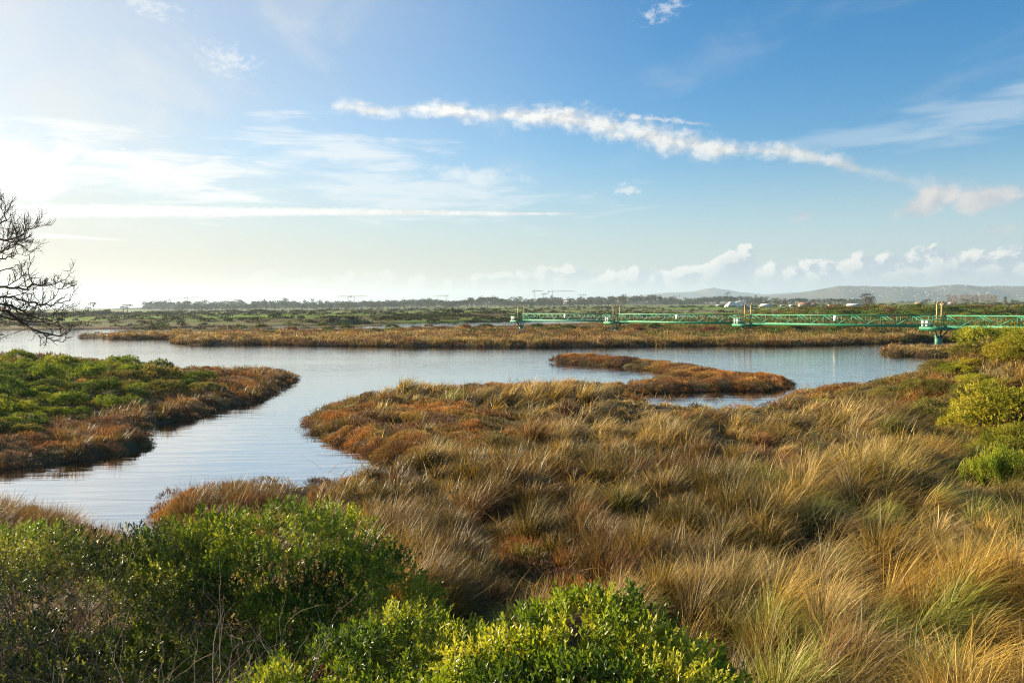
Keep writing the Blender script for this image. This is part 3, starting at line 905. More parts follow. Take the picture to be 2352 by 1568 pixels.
tag(salt, 'rust and orange glasswort cushions along the near banks', 'glasswort', kind='stuff')
print('salt verts', stack.n)

# rushes on the peninsula and at the lower left shore
stack = Stack()
def pen_rush(x, y):
    xd, yd = chart(x, y, .6)
    return pen_ok(x, y) & (rng.random(x.shape) < np.where(inpoly(xd, yd, PEN_GREEN), .08, .75)) & (fbm(x / 2.5, y / 2.5, 171, 2) > .42)
for d0, d1, dens, N, W in ((22, 36, 2.2, 100, .016), (36, 100, 1.3, 60, .03)):
    x, y = field(d0, d1, dens, pen_rush, .80)
    n = len(x)
    kd = np.where(rng.random(n) < .45, 5, np.where(rng.random(n) < .5, 0, 3))
    stack.add(tussocks(x, y, rng.uniform(.15, .4, n), np.full(n, N), rng.uniform(.4, .8, n), kd, W, .22, .7, dull=np.full(n, .68)))
x, y = field(15, 21.5, 5.5, lambda x, y: inpoly(x, y, NEAR) & (samp(x, y, S_G) > .05) & (x < -6.6), .80)
n = len(x)
stack.add(tussocks(x, y, rng.uniform(.15, .4, n), np.full(n, 170), rng.uniform(.5, .85, n), np.where(rng.random(n) < .6, 5, 3), .010, .2, .7, dull=np.full(n, .55)))
for d0, d1, dens, N, W in ((16, 32, 2.4, 90, .014), (32, 75, 1.5, 60, .026)):
    x, y = field(d0, d1, dens, lambda x, y: edge_ok(x, y) & (samp(x, y, S_G) > -.2) & (fbm(x / 1.8, y / 1.8, 177, 2) > .5), .80)
    n = len(x)
    stack.add(tussocks(x, y, rng.uniform(.12, .3, n), np.full(n, N), rng.uniform(.3, .65, n), np.where(rng.random(n) < .5, 5, np.where(rng.random(n) < .6, 0, 3)), W, .25, .9, dull=np.full(n, .7)))
x, y = field(18, 48, .55, lambda x, y: near_ok(x, y) & (salt_share(x, y) > .3) & (y > 20), .7)
n = len(x)
stack.add(tussocks(x, y, rng.uniform(.15, .35, n), np.full(n, 130), rng.uniform(.4, .75, n), np.where(rng.random(n) < .65, 0, 5), .018, .2, .7, dull=np.full(n, .9)))
rush = link('rush_fringe', stack.mesh('rush_fringe', M_GRASS))
tag(rush, 'brown rushes fringing the left peninsula and shore', 'rushes', kind='stuff')

# reed band and scrub carpet of the middle marsh, the islet and the sliver
def pier_view(x, y):
    k = np.zeros(x.shape, bool)
    for i in range(4):
        k |= (y > 125) & (y < 176.5 - 24 * i + 2) & (np.abs(x - y * (2 + 18 * i) / (176.5 - 24 * i)) < 1.6)
    return k
stack = Stack()
def mid_ok(x, y):
    return (inpoly(x, y, MIDMARSH) | inpoly(x, y, ISLET) | inpoly(x, y, SLIVER)) & (samp(x, y, S_G) > -.6) & ~pier_view(x, y)
def reed_ok(x, y):
    sd = samp(x, y, SD_G)
    front = sstep(sd, np.where(x > 25, 15, 22), np.where(x > 25, 8, 14)) * (y < 150) + np.where(inpoly(x, y, ISLET), 1, 0) + .10 * (x < 25)
    return mid_ok(x, y) & (rng.random(x.shape) < front) & (x < 120)
for d0, d1, dens, N, W in ((74, 112, .95, 95, .055), (112, 150, .42, 70, .085), (150, 260, .16, 55, .13)):
    x, y = field(d0, d1, dens, reed_ok, .72)
    n = len(x)
    sd = samp(x, y, SD_G)
    kd = rng.choice(6, n, p=[.24, .08, .24, .10, .02, .32])
    L = rng.uniform(.6, 1.0, n) * np.where(inpoly(x, y, ISLET), .62, np.where(sd < 14, 1.15, .6)) * np.where(y > 160, .5, 1)
    stack.add(tussocks(x, y, rng.uniform(.4, 1.1, n), np.full(n, N), L, kd, W, .3, .6, dull=np.full(n, .85)))
reed = link('reed_bed', stack.mesh('reed_bed', M_GRASS))
tag(reed, 'pale brown reeds lining the far side of the lagoon', 'reeds', kind='stuff')
print('reed verts', stack.n)
stack = Stack()
def low_ok(x, y):
    sd = samp(x, y, SD_G)
    return mid_ok(x, y) & (rng.random(x.shape) < np.where(sd > 8, .9, .25)) & (x < 140)
for d0, d1, dens, N, W in ((90, 140, .30, 130, .085), (140, 260, .13, 100, .14)):
    x, y = field(d0, d1, dens, low_ok, .72)
    n = len(x)
    right = sstep(x, 12, 36)
    kd = np.where(rng.random(n) < .75 * right, np.where(rng.random(n) < .62, 6, 3), np.where(rng.random(n) < .45, np.where(rng.random(n) < .6, 1, 4), np.where(rng.random(n) < .6, 3, 2)))
    R = rng.uniform(.8, 1.9, n)
    back = np.where((y > 165) & (x < 30), .35, 1)
    stack.add(cushions(x, y, R, back * R * rng.uniform(.35, .65, n), np.full(n, N), kd, back * rng.uniform(.25, .4, n), np.full(n, W)))
low = link('marsh_heath', stack.mesh('marsh_heath', M_SALT))
tag(low, 'low brown and olive heath covering the middle marsh', 'heath', kind='stuff')
print('low verts', stack.n)

# ------------------------------------------------------------------ shrubs
def unit(v):
    return v / (np.linalg.norm(v, axis=-1, keepdims=True) + 1e-9)

def leaves(P, D, ref, ln, wd, col, gen):
    """folded elliptic leaves at P pointing along D"""
    n = len(P)
    S = unit(np.cross(D, ref))
    Nn = np.cross(S, D)
    ln, wd = ln[:, None], wd[:, None]
    rise = Nn * wd * .22
    V = np.stack([P, P + D * ln * .30 + S * wd * .5 + rise, P + D * ln * .72 + S * wd * .40 + rise, P + D * ln, P + D * ln * .30 - S * wd * .5 + rise, P + D * ln * .72 - S * wd * .40 + rise], 1)
    b = np.arange(n)[:, None] * 6
    q = np.concatenate([b + np.array([[0, 1, 2, 3]]), b + np.array([[0, 3, 5, 4]])])
    return V.reshape(-1, 3), q, np.repeat(col, 6, 0)

def sprigs(P, A, L, nl, ll, lw, col, gen):
    n = len(P)
    up = gen.normal(0, 1, (n, 3))
    S = unit(np.cross(A, up))
    T = np.cross(A, S)
    out = Stack()
    for k in range(nl):
        f = (k + .8) / nl
        ph = k * 2.4 + gen.normal(0, .35, n)
        side = S * np.cos(ph)[:, None] + T * np.sin(ph)[:, None]
        be = (1.15 - .85 * f) + gen.normal(0, .18, n)
        D = unit(A * np.cos(be)[:, None] + side * np.sin(be)[:, None])
        c = col * gen.uniform(.7, 1.35, (n, 1))
        out.add(leaves(P + A * (L * f)[:, None], D, A + gen.normal(0, .35, (n, 3)), ll * gen.uniform(.7, 1.2, n), lw * gen.uniform(.75, 1.2, n), c, gen))
    return np.concatenate(out.V), np.concatenate(out.Q), np.concatenate(out.C)

def crown_points(lobes, n, gen, low=-.35, shell=.35):
    lo = np.asarray(lobes, float)
    wgt = lo[:, 3] * lo[:, 4] + lo[:, 4] * lo[:, 5] + lo[:, 3] * lo[:, 5]
    i = gen.choice(len(lo), n, p=wgt / wgt.sum())
    d = unit(gen.normal(0, 1, (n, 3)))
    d[:, 2] = np.where(d[:, 2] < low, -d[:, 2], d[:, 2])
    rad = 1 - shell * gen.random(n) ** 1.6
    lump = .66 + .62 * fbm(d[:, 0] * 3.4 + i * 5.1, d[:, 1] * 3.4 + d[:, 2] * 2.6, 7, 3)
    p = lo[i, :3] + d * lo[i, 3:6] * (rad * lump)[:, None]
    inside = np.zeros(n, bool)
    for k in range(len(lo)):
        e = (((p - lo[k, :3]) / lo[k, 3:6]) ** 2).sum(1)
        inside |= (e < .42) & (i != k)
    return p[~inside], unit(d[~inside] / lo[i[~inside], 3:6] * lo[i[~inside], 3:6].mean(1, keepdims=True))

def shrub_mesh(name, lobes, n, sl, nl, ll, lw, cols, m, seed, gap=.36, low=-.35, shell=.35):
    gen = np.random.default_rng(seed)
    P, Nn = crown_points(lobes, n, gen, low, shell)
    size = max(l[3] for l in lobes)
    g = fbm(P[:, 0] / (.33 * size) + 31, P[:, 1] / (.33 * size) + P[:, 2] / (.27 * size), seed + 3, 2)
    k = g > gap
    P, Nn, g = P[k], Nn[k], g[k]
    A = unit(Nn * .8 + np.array([.1, 0, .55]) + gen.normal(0, .45, P.shape))
    cols = np.asarray(cols, float)
    f = fbm(P[:, 0] / (.6 * size), P[:, 1] / (.6 * size) + P[:, 2] / (.5 * size), seed + 9, 2)
    f = np.clip((f - .3) / .4 + gen.normal(0, .22, len(P)), 0, .999) * (len(cols) - 1)
    fi = f.astype(int)
    c = cols[fi] + (cols[fi + 1] - cols[fi]) * (f - fi)[:, None]
    v, q, cc = sprigs(P, A, gen.uniform(.7, 1.25, len(P)) * sl, nl, ll, lw, c, gen)
    return mesh(name, v, q, cc, mats=(m,))

def stems_mesh(name, base, lobes, n, r0, seed, m, reach=.95, twigs=3, wob=.12):
    gen = np.random.default_rng(seed)
    g = Geo()
    P, Nn = crown_points(lobes, n * 2, gen, -.1, .6)
    for p, nn in list(zip(P, Nn))[:n]:
        b0 = np.asarray(base) + np.append(gen.normal(0, .22, 2), 0)
        e = b0 + (p - b0) * reach
        tt = np.linspace(0, 1, 7)[:, None]
        mid = b0 + (e - b0) * tt + np.array([0, 0, 1]) * (np.sin(tt * math.pi) * .12 * np.linalg.norm(e - b0))
        mid[1:-1] += gen.normal(0, wob * .5, (5, 3)) * np.linalg.norm(e - b0) * .35
        g.tube(mid, np.linspace(r0, r0 * .3, 7), 5, cap=False)
        for _ in range(twigs):
            k = gen.integers(3, 6)
            d = unit(nn + gen.normal(0, .8, 3) + np.array([0, 0, .4])) * gen.uniform(.25, .6)
            s = np.array([mid[k] + d * f + gen.normal(0, .02, 3) for f in np.linspace(0, 1, 4)])
            g.tube(s, np.linspace(r0 * .4, r0 * .12, 4), 4, cap=False)
    return g.mesh(name, m)

def parts_thing(name, loc, label, cat, group=None):
    o = bpy.data.objects.new(name, None)
    COL.objects.link(o)
    o.empty_display_size = .2
    o.location = loc
    return tag(o, label, cat, group)
def part(name, me, parent):
    return link(name, me, parent)

# --- foreground shrubs at the viewer's feet (centres: sighted points)
def fore(name, label, xd, ytop, depth, lobes, n, sl, nl, ll, lw, cols, seed, stems=14, gap=.34, m=None, twigs=3, r0=.014, shell=.4, stemm=None):
    x, y, zt = at(xd, ytop, depth)
    z0 = float(zg(np.array([x]), np.array([y]))[0])
    H = zt - z0
    L = [(a, b_, c * H, rx, ry, rz * H) for a, b_, c, rx, ry, rz in lobes]
    o = parts_thing(name, (x, y, z0 - .03), label, 'shrub')
    part('foliage', shrub_mesh(name + '_foliage', L, n, sl, nl, ll, lw, cols, m or M_GLOSSY, seed, gap, -.45, shell), o)
    part('branches', stems_mesh(name + '_branches', (0, 0, 0), L, stems, r0, seed + 50, stemm or M_BARK, .92, twigs), o)
    return o
GREENS = [(.06, .105, .012), (.115, .185, .016), (.18, .25, .022), (.29, .33, .03)]
OLIVES = [(.055, .075, .016), (.11, .135, .026), (.165, .18, .036), (.23, .25, .045)]
BRIGHT = [(.075, .125, .012), (.15, .22, .016), (.27, .33, .022), (.44, .44, .05)]
# broad dark mastic at mid left
fore('leafy_shrub', 'broad deep green leathery shrub in front of the creek mouth', 640, 1192, 9.6,
     [(0, 0, .72, 1.35, 1.2, .30), (-.95, .1, .66, 1.0, 1.0, .32), (1.0, -.3, .58, 1.0, 1.0, .30), (1.55, -.55, .40, .55, .8, .26), (.3, -.9, .50, 1.2, .9, .30), (-.6, -1.0, .42, 1.1, .8, .30), (.9, -1.3, .34, .7, .6, .2)],
     9500, .17, 9, .054, .019, GREENS, 201, 46, .36, twigs=5)
fore('leafy_shrub', 'greyish glossy shrub with bare twigs filling the lower left corner', 190, 1245, 9.0,
     [(-.9, .2, .72, 1.2, 1.0, .28), (.5, .1, .72, 1.1, 1.0, .28), (1.35, -.1, .60, .8, .9, .3), (-1.9, 0, .62, 1.0, 1.0, .3), (-.5, -1.0, .46, 1.2, .8, .32), (.9, -1.0, .44, 1.1, .8, .3), (-1.7, -1.1, .42, 1.0, .8, .3), (.1, -1.9, .2, 1.5, .7, .2)],
     8600, .15, 9, .046, .017, OLIVES, 211, 80, .43, m=leaf_mat('grey_glossy_leaf', .36, .36, .5), twigs=7, r0=.012, shell=.55, stemm=M_TWIG)
fore('leafy_shrub', 'bright yellow green shrub with oval leaves at the bottom centre', 1340, 1388, 6.2,
     [(1.25, -.9, .55, .4, .45, .2), (-.95, -.5, .66, .45, .5, .2), (.1, .3, .78, .5, .5, .19), (0, 0, .80, .75, .75, .20), (-.55, -.25, .74, .6, .6, .2), (.60, -.25, .72, .60, .6, .2), (1.05, -.55, .62, .40, .5, .2), (0, -.8, .76, 1.0, .6, .2), (-.75, -.9, .68, .6, .6, .2), (.7, -1.0, .66, .6, .5, .2)],
     6800, .13, 8, .050, .022, BRIGHT, 221, 30, .28, r0=.010)
fore('leafy_shrub', 'low spreading shrub joining the dark and the bright one', 900, 1408, 7.0,
     [(0, 0, .76, .75, .7, .2), (.55, -.1, .70, .6, .6, .22), (-.65, -.25, .66, .65, .6, .2), (.15, -.8, .66, .9, .6, .2), (-.8, -.9, .56, .8, .5, .2), (-1.3, -.5, .52, .6, .5, .2), (.95, -.5, .60, .5, .5, .2)],
     5600, .13, 8, .048, .018, [(.06, .11, .013), (.11, .18, .016), (.18, .25, .02), (.32, .35, .035)], 231, 18, .33)
fore('leafy_shrub', 'small fresh green bush below the rushes at the left edge', 60, 1212, 12.6,
     [(0, 0, .6, 1.0, .8, .4), (-.9, 0, .55, .9, .8, .4), (.75, -.2, .5, .6, .7, .35)],
     2200, .14, 8, .050, .018, [(.05, .10, .012), (.09, .16, .016), (.14, .22, .02)], 241, 8, .33)
# bare dead sprays sticking out in front
x, y, zt = at(190, 1245, 9.0)
z0 = float(zg(np.array([x]), np.array([y]))[0])
b1 = [o for o in bpy.data.objects if 'bare twigs filling' in str(o.get('label', ''))][0]
LB = [(a, b_, c_ * (zt - z0), rx, ry, rz * (zt - z0)) for a, b_, c_, rx, ry, rz in ((-.9, -.3, .62, 1.3, 1.0, .3), (.5, -.4, .60, 1.2, 1.0, .3), (-.3, -1.2, .45, 1.7, .9, .32), (1.2, -1.1, .42, 1.0, .8, .28))]
part('dead_branches', stems_mesh('dead_branches', (0, -.7, 0), LB, 70, .011, 977, M_TWIG, 1.07, 8, .2), b1)
gen = np.random.default_rng(77)
for k, (xd, yd, dep, hgt) in enumerate(((470, 1560, 6.3, .55), (545, 1565, 6.1, .50), (330, 1560, 6.6, .45))):
    x, y, zt = at(xd, yd - 60, dep)
    g = Geo()
    def spray(p, d, L, r, lev):
        pts = [p]
        for i in range(5):
            d = unit(d + gen.normal(0, .22, 3) + np.array([0, 0, .06]))
            pts.append(pts[-1] + d * L / 5)
        g.tube(pts, np.linspace(r, r * .45, 6), 4, cap=False)
        if lev:
            for i in range(2, 6):
                for _ in range(2 if lev > 1 else 1):
                    spray(pts[i], unit(d + gen.normal(0, .75, 3)), L * gen.uniform(.4, .65), r * .55, lev - 1)
    zb = float(zg(np.array([x]), np.array([y]))[0])
    for _ in range(4):
        spray(np.array([0, 0, 0.]), unit(np.array([gen.normal(0, .35), gen.normal(0, .3), 1.0])), (zt - zb) * .8, .008, 2)
    o = g.obj('dead_twigs', M_TWIG, loc=(x, y, zb - .02))
    tag(o, ['pale leafless twigs rising left of the low spreading shrub', 'pale leafless twigs touching the low spreading shrub', 'pale leafless twigs deep in the lower left corner'][k], 'twigs', 'leafless sprays at the bottom left')

# --- shrubs of the left peninsula, of the right hill, of the middle marsh: a few kinds, then copies
def bush_kind(name, cols, seed, n, sl, nl, ll, lw, m=M_LEAF, flat=.62, gap=.36):
    g = np.random.default_rng(seed)
    lob = [(0, 0, flat * .5, .72, .72, flat * .52)]
    for k in range(6):
        a = k * 1.05 + g.random() * .7
        r = g.uniform(.35, .62)
        s = g.uniform(.32, .52)
        lob.append((r * math.cos(a), r * math.sin(a), flat * g.uniform(.28, .62), s, s, s * g.uniform(.65, .9)))
    return shrub_mesh(name, lob, n, sl, nl, ll, lw, cols, m, seed, gap, -.2, .3)
COLS = dict(bright=[(.10, .145, .014), (.20, .26, .020), (.33, .36, .035)], deep=[(.04, .075, .014), (.075, .125, .02), (.14, .19, .028)],
            olive=[(.08, .085, .02), (.15, .15, .032), (.25, .22, .05)], rust=[(.10, .045, .02), (.20, .09, .035), (.32, .17, .06)], yellow=[(.13, .155, .014), (.26, .27, .02), (.42, .39, .045)])
KINDS = {}
for i, (c, cc) in enumerate(COLS.items()):
    KINDS[c] = [bush_kind('shrub_' + c, cc, 300 + i * 10 + v, 1500, .085, 6, .058, .026) for v in range(3)]
for i, c in enumerate(('olive', 'yellow', 'bright')):
    KINDS[c + '_fine'] = [bush_kind('shrub_' + c + '_fine', [tuple(1.15 * q for q in cc) for cc in COLS[c]], 400 + i * 10 + v, 3000, .06, 6, .036, .017, gap=.38) for v in range(3)]

def put_bush(c, x, y, r, label, group, hz=1.0, name='green_shrub', sink=.05):
    z = float(zg(np.array([x]), np.array([y]))[0])
    o = link(name, KINDS[c][rng.integers(0, 3)], loc=(x, y, z - sink), rot=(0, 0, rng.uniform(0, 6.28)), scale=(r, r, r * hz))
    return tag(o, label, 'shrub', group)

taken = []
def spaced(x, y, r, f=.8):
    for a, b_, c in taken:
        if (x - a) ** 2 + (y - b_) ** 2 < (f * (r + c)) ** 2: return False
    taken.append((x, y, r))
    return True
pg = np.random.default_rng(5)
WORDS = dict(bright='bright green', deep='dark green', olive='olive', rust='rust brown')
for _ in range(1500):
    xd, yd = pg.uniform(-140, 620), pg.uniform(838, 1010)
    if not inpoly(np.array([xd]), np.array([yd]), [(-200, 832), (0, 838), (200, 846), (430, 862), (520, 878), (490, 900), (340, 925), (190, 945), (110, 970), (40, 990), (-200, 1005)])[0]: continue
    x, y = G(xd, yd, .9)
    r = pg.uniform(.65, 1.35) * (1.0 if y < 45 else 1.2)
    if sdist(np.array([x]), np.array([y]), PENINSULA)[0] < r * .7 + (2.6 if y < 45 else 1.0) or not spaced(x, y, r, .62): continue
    c = pg.choice(['bright', 'deep', 'olive', 'bright'], p=[.35, .28, .22, .15])
    part_ = 'far edge' if y > 55 else 'middle' if y > 36 else 'near side'
    put_bush(c, x, y, r, f'{WORDS[c]} rounded shrub on the {part_} of the left peninsula', f'{WORDS[c]} shrubs, {part_} of the peninsula', pg.uniform(.75, 1.15))
print('peninsula shrubs', len(taken))

hill = [('yellow', 2300, 757, 36, 2.0, 'tallest yellow green shrub on the crest of the right hill'), ('yellow', 2352, 775, 33, 2.0, 'yellow green shrub cut by the picture edge on the right crest'),
        ('olive', 2235, 800, 37, 1.5, 'olive shrub with bare twigs left of the tallest crest shrub'), ('yellow', 2330, 850, 29, 2.0, 'large bright shrub below the crest of the right hill'),
        ('yellow', 2270, 872, 30, 1.5, 'sunlit yellow green shrub halfway up the right hill'), ('olive', 2180, 832, 37, 1.3, 'olive shrub on the skyline slope of the right hill'),
        ('olive', 2120, 852, 37, 1.2, 'grey green shrub lower on the skyline slope'), ('olive', 2055, 872, 38, 1.3, 'lowest grey green shrub on the skyline slope above the water'),
        ('olive', 2030, 905, 36, 1.1, 'grey green shrub at the foot of the right hill by the water'), ('olive', 2140, 905, 33, 1.3, 'grey green shrub mid slope between grass and crest'),
        ('yellow', 2215, 915, 30, 1.2, 'yellow green shrub at the lower edge of the hill thicket'), ('yellow', 2345, 935, 25, 1.3, 'yellow shrub at the right edge above the fresh green patch'),
        ('bright', 2330, 985, 21, .9, 'fresh green low plant at the right edge in the grass'), ('bright', 2265, 1002, 21, .6, 'small fresh green plant in the shaded grass hollow'),
        ('olive', 1990, 935, 33, .9, 'small grey green shrub among tall grass by the slope')]
for c, xd, yt, dep, r, lab in hill:
    x, y, zt = at(xd, yt, dep)
    z = float(zg(np.array([x]), np.array([y]))[0])
    h = max(zt - z, .7 * r)
    o = put_bush(c + '_fine', x, y, r, lab, None, h / (r * .92), sink=.1)

sg_ = np.random.default_rng(19)
n = 0
while n < 34:
    xd, yt = sg_.uniform(2010, 2400), sg_.uniform(790, 985)
    if not inpoly(np.array([xd]), np.array([yt]), [(2000, 920), (2060, 898), (2240, 850), (2420, 810), (2420, 960), (2300, 960), (2200, 950), (2040, 945)])[0]: continue
    dep = sg_.uniform(29, 39) if yt < 900 else sg_.uniform(25, 34)
    x, y, zt = at(xd, yt, dep)
    r = sg_.uniform(.6, 1.1)
    right = xd > 2190
    put_bush('yellow_fine' if right and n % 4 else 'olive_fine', x, y, r, ('yellow green' if right and n % 4 else 'grey green') + ' low shrub in the thicket on the right hill', ('yellow green' if right and n % 4 else 'grey green') + ' low shrubs of the right hill', sg_.uniform(.7, 1.0))
    n += 1
n = 0
while n < 26:
    x, y = sg_.uniform(19.5, 27), sg_.uniform(27, 40)
    if x < .53 * y or x < 19.8 + .25 * (y - 27) - (y < 31) * 2.0: continue
    yel = sg_.random() < .72
    put_bush('yellow_fine' if yel else 'olive_fine', x, y, sg_.uniform(1.0, 1.6), ('sunlit yellow green' if yel else 'dull olive') + ' shrub of the dense scrub along the right crest', ('sunlit yellow green' if yel else 'dull olive') + ' shrubs of the right crest', sg_.uniform(.7, .95))
    n += 1
mg = np.random.default_rng(9)
taken = []
for _ in range(900):
    xd = mg.uniform(560, 2340)
    yd = mg.uniform(748, 772) if xd < 1720 else mg.uniform(728, 768)
    x, y = G(xd, yd, .5)
    r = mg.uniform(.9, 2.0) * (1.1 if xd < 1720 else 1.0)
    if not inpoly(np.array([x]), np.array([y]), MIDMARSH)[0] or samp(np.array([x]), np.array([y]), SD_G)[0] < 5 or pier_view(np.array([x - r]), np.array([y]))[0] or pier_view(np.array([x + r]), np.array([y]))[0] or pier_view(np.array([x]), np.array([y]))[0] or not spaced(x, y, r, .9): continue
    if len(taken) > 88: break
    c = mg.choice(['deep', 'olive', 'deep', 'deep', 'rust'] if xd < 1720 else ['bright', 'olive', 'deep', 'yellow'])
    wd_ = dict(WORDS, yellow='yellow green')[c]
    where = 'behind the light bridge' if xd > 1240 else 'on the marsh left of the light bridge'
    put_bush(c, x, y, r, f'{wd_} shrub mound {where}', f'{wd_} mounds {where}', mg.uniform(.7, 1.1))
print('mid shrubs', len(taken))

# --- a few single tussocks one can point at
def tuft(label, xd, yd, kind, R, L, N, wv, dr, seed, W=.009):
    gen = np.random.default_rng(seed)
    x, y = G(xd, yd, .4)
    v, q, c = tussocks(np.array([x]), np.array([y]), np.array([R]), np.array([N]), np.array([L]), np.array([kind]), W, wv, dr, 4, gen)
    z = float(zg(np.array([x]), np.array([y]))[0])
    o = link('grass_tussock', mesh('grass_tussock', v - np.array([x, y, z]), q, c, mats=(M_GRASS,)), loc=(x, y, z))
    tag(o, label, 'tussock', 'single tussocks')
tuft('dark bristly rush tussock on the shore at the left edge', 128, 1205, 5, .42, .75, 900, .1, .45, 401, .008)
tuft('pale straw tussock standing beside the small inlet', 1010, 1050, 2, .45, .8, 700, .25, .8, 402, .012)
tuft('bright straw tussock arching over the dark hollow at the right', 2030, 1092, 2, .55, 1.25, 1300, .5, 1.5, 403, .012)
tuft('long bowed tussock right of the dark hollow', 2140, 1060, 1, .6, 1.3, 1200, .5, 1.5, 404, .012)
tuft('grey straw tussock above the bright bottom shrub', 1560, 1360, 2, .55, .95, 1500, .35, 1.3, 405, .008)
tuft('golden combed tussock in the lower right corner', 2230, 1420, 1, .65, 1.0, 2200, .4, 1.0, 406, .008)
tuft('green based tussock right of the bright bottom shrub', 1900, 1450, 4, .55, .9, 1800, .35, 1.2, 407, .008)

# ------------------------------------------------------------------ footbridge that carries the approach lights
def paint(name, col, rough=.5, spec=.4, wear=.25, wearcol=None):
    m, t, b = mat(name, rough, col, spec)
    p = t.n('ShaderNodeNewGeometry').outputs['Position']
    n = t.noise(p, 3.0, 5, .65)
    wc = wearcol or tuple(c * .55 for c in col)
    t.put(b.inputs['Base Color'], t.mix(t.sm(n, .42, .72, 0, 1), col, tuple(a * (1 - wear) + b_ * wear for a, b_ in zip(col, wc))))
    return m
M_GREEN = paint('green_paint', (.022, .23, .11))
M_DGREEN = paint('dark_green_paint', (.020, .115, .062))
M_PEEL = paint('peeling_green_paint', (.03, .22, .12), wear=.9, wearcol=(.35, .38, .33))
M_YEL = paint('yellow_paint', (.74, .50, .15))
M_WHITE = paint('white_enamel', (.72, .70, .66), .4, .5, .12)
M_GREY = paint('galvanised', (.32, .33, .33), .45, .5)
M_LAMP = paint('brown_lamp_housing', (.20, .13, .07), .4, .5)
M_GLASS, t, b = mat('lamp_glass', .1, (.75, .70, .60), .8)
M_BLACK, t, b = mat('black_print', .6, (.02, .02, .02))
U, NN = np.array((.6, -.8, 0)), np.array((-.8, -.6, 0))
P0 = np.array((2.0, 176.5, 0))
AX = np.stack([U, NN, np.array((0, 0, 1.0))])
ZB, ZT, HALF, SP, NP = 2.05, 3.60, .58, 30.0, 14
def bp(s, n, z):
    return P0 + U * s + NN * n + np.array((0, 0, z))
bridge = parts_thing('footbridge', tuple(P0), 'green steel lattice footbridge on single piers crossing the lagoon', 'footbridge')
def bpart(g, name, m, parent=None):
    g.v = [v - P0 for v in g.v]
    return g.obj(name, m, parent or bridge)
for k in range(5):
    s0 = k * SP
    # pier
    g = Geo()
    g.tube([bp(s0, 0, z) for z in (-1.2, .0, .86)], .42, 20)
    g.tube([bp(s0, 0, z) for z in (.86, .98)], .47, 20)
    col = bpart(g, 'pier', M_PEEL)
    for a, b_ in ((1.35, 0), (-1.35, 0), (.2, 1.35), (-.2, -1.35), (.9, .9), (-.9, -.9)):
        g = Geo()
        g.bar(bp(s0 + a * .22, b_ * .22, .55), bp(s0 + a, b_, 1.80), .13, .13)
        bpart(g, 'strut', M_DGREEN, col)
    # platform with its rail
    g = Geo()
    g.box(bp(s0, 0, 1.92), (3.3, 3.5, .06), AX)
    for n_ in (-1.72, 1.72):
        g.box(bp(s0, n_, 1.90), (3.36, .07, .42), AX)
    for a in (-1.66, 1.66):
        g.box(bp(s0 + a, 0, 1.90), (.07, 3.36, .38), AX)
    plat = bpart(g, 'platform', M_GREEN)
    g = Geo()
    for a, n_ in ((-1.6, 1.66), (-.5, 1.66), (.6, 1.66), (1.6, 1.66), (-1.6, -1.66), (-.5, -1.66), (.6, -1.66), (1.6, -1.66), (-1.6, 1.1), (1.6, 1.1), (-1.6, -1.1), (1.6, -1.1)):
        g.bar(bp(s0 + a, n_, 2.07), bp(s0 + a, n_, 3.50), .07)
    for z in (2.55, 3.02, 3.48):
        for n_ in (-1.66, 1.66):
            g.bar(bp(s0 - 1.6, n_, z), bp(s0 + 1.6, n_, z), .065)
        for a in (-1.6, 1.6):
            for n_ in (1.1, -1.66):
                g.bar(bp(s0 + a, n_, z - .003), bp(s0 + a, n_ + .56, z - .003), .045)
    bpart(g, 'railing', M_GREEN, plat)
    if k == 4: break
    # truss span to the next platform
    g, a0, a1 = Geo(), s0 + .95, s0 + SP - .95
    st = np.linspace(a0, a1, NP)
    for n_ in (-HALF, HALF):
        g.bar(bp(a0, n_, ZB + .10), bp(a1, n_, ZB + .10), .11, .33)
        g.bar(bp(a0, n_, ZT - .06), bp(a1, n_, ZT - .06), .11, .15)
        for i, s in enumerate(st):
            g.bar(bp(s, n_, ZB + .262), bp(s, n_, ZT - .132), .105, .09, up=tuple(U))
            if i < NP - 1:
                lo, hi = (s, st[i + 1]) if i % 2 else (st[i + 1], s)
                g.bar(bp(lo, n_, ZB + .24), bp(hi, n_, ZT - .12), .08, .095)
    for s in st:
        g.bar(bp(s, -HALF + .05, ZB + .03), bp(s, HALF - .05, ZB + .03), .06)
    span = bpart(g, 'truss_span', M_GREEN)
    g = Geo()
    g.box(bp((a0 + a1) / 2, 0, ZB + .10), (a1 - a0 - .02, 2 * HALF - .13, .05), AX)
    bpart(g, 'walkway', M_GREY, span)

ORD = ['farthest', 'second farthest', 'second nearest', 'nearest']
ROTZ = math.atan2(U[1], U[0])
def make_mast():
    o = parts_thing('light_mast', (0, 0, 0), None, 'light mast')
    g = Geo(); g.tube([(0, 0, z) for z in (0, .1)], .16, 12); g.tube([(0, 0, z) for z in (.09, 1.6, 3.15)], [.095, .09, .085], 12); g.tube([(0, 0, 1.55), (0, 0, 1.68)], .115, 12)
    g.obj('post', M_YEL, o)
    g = Geo(); g.bar((0, -.50, 3.17), (0, .50, 3.17), .06, .05); g.tube([(0, 0, 3.12), (0, 0, 3.26)], .11, 12)
    g.obj('crossarm', M_YEL, o)
    for y in (-.46, .46):
        g = Geo(); g.tube([(-.14, y, 3.34), (.10, y, 3.34)], [.125, .10], 14); g.tube([(.10, y, 3.34), (.17, y, 3.34)], [.10, .04], 14); g.bar((0, y, 3.17), (0, y, 3.26), .05)
        l = g.obj('lamp', M_LAMP, o)
        g = Geo(); g.tube([(-.155, y, 3.34), (-.137, y, 3.34)], .11, 14)
        g.obj('lens', M_GLASS, l)
    return o
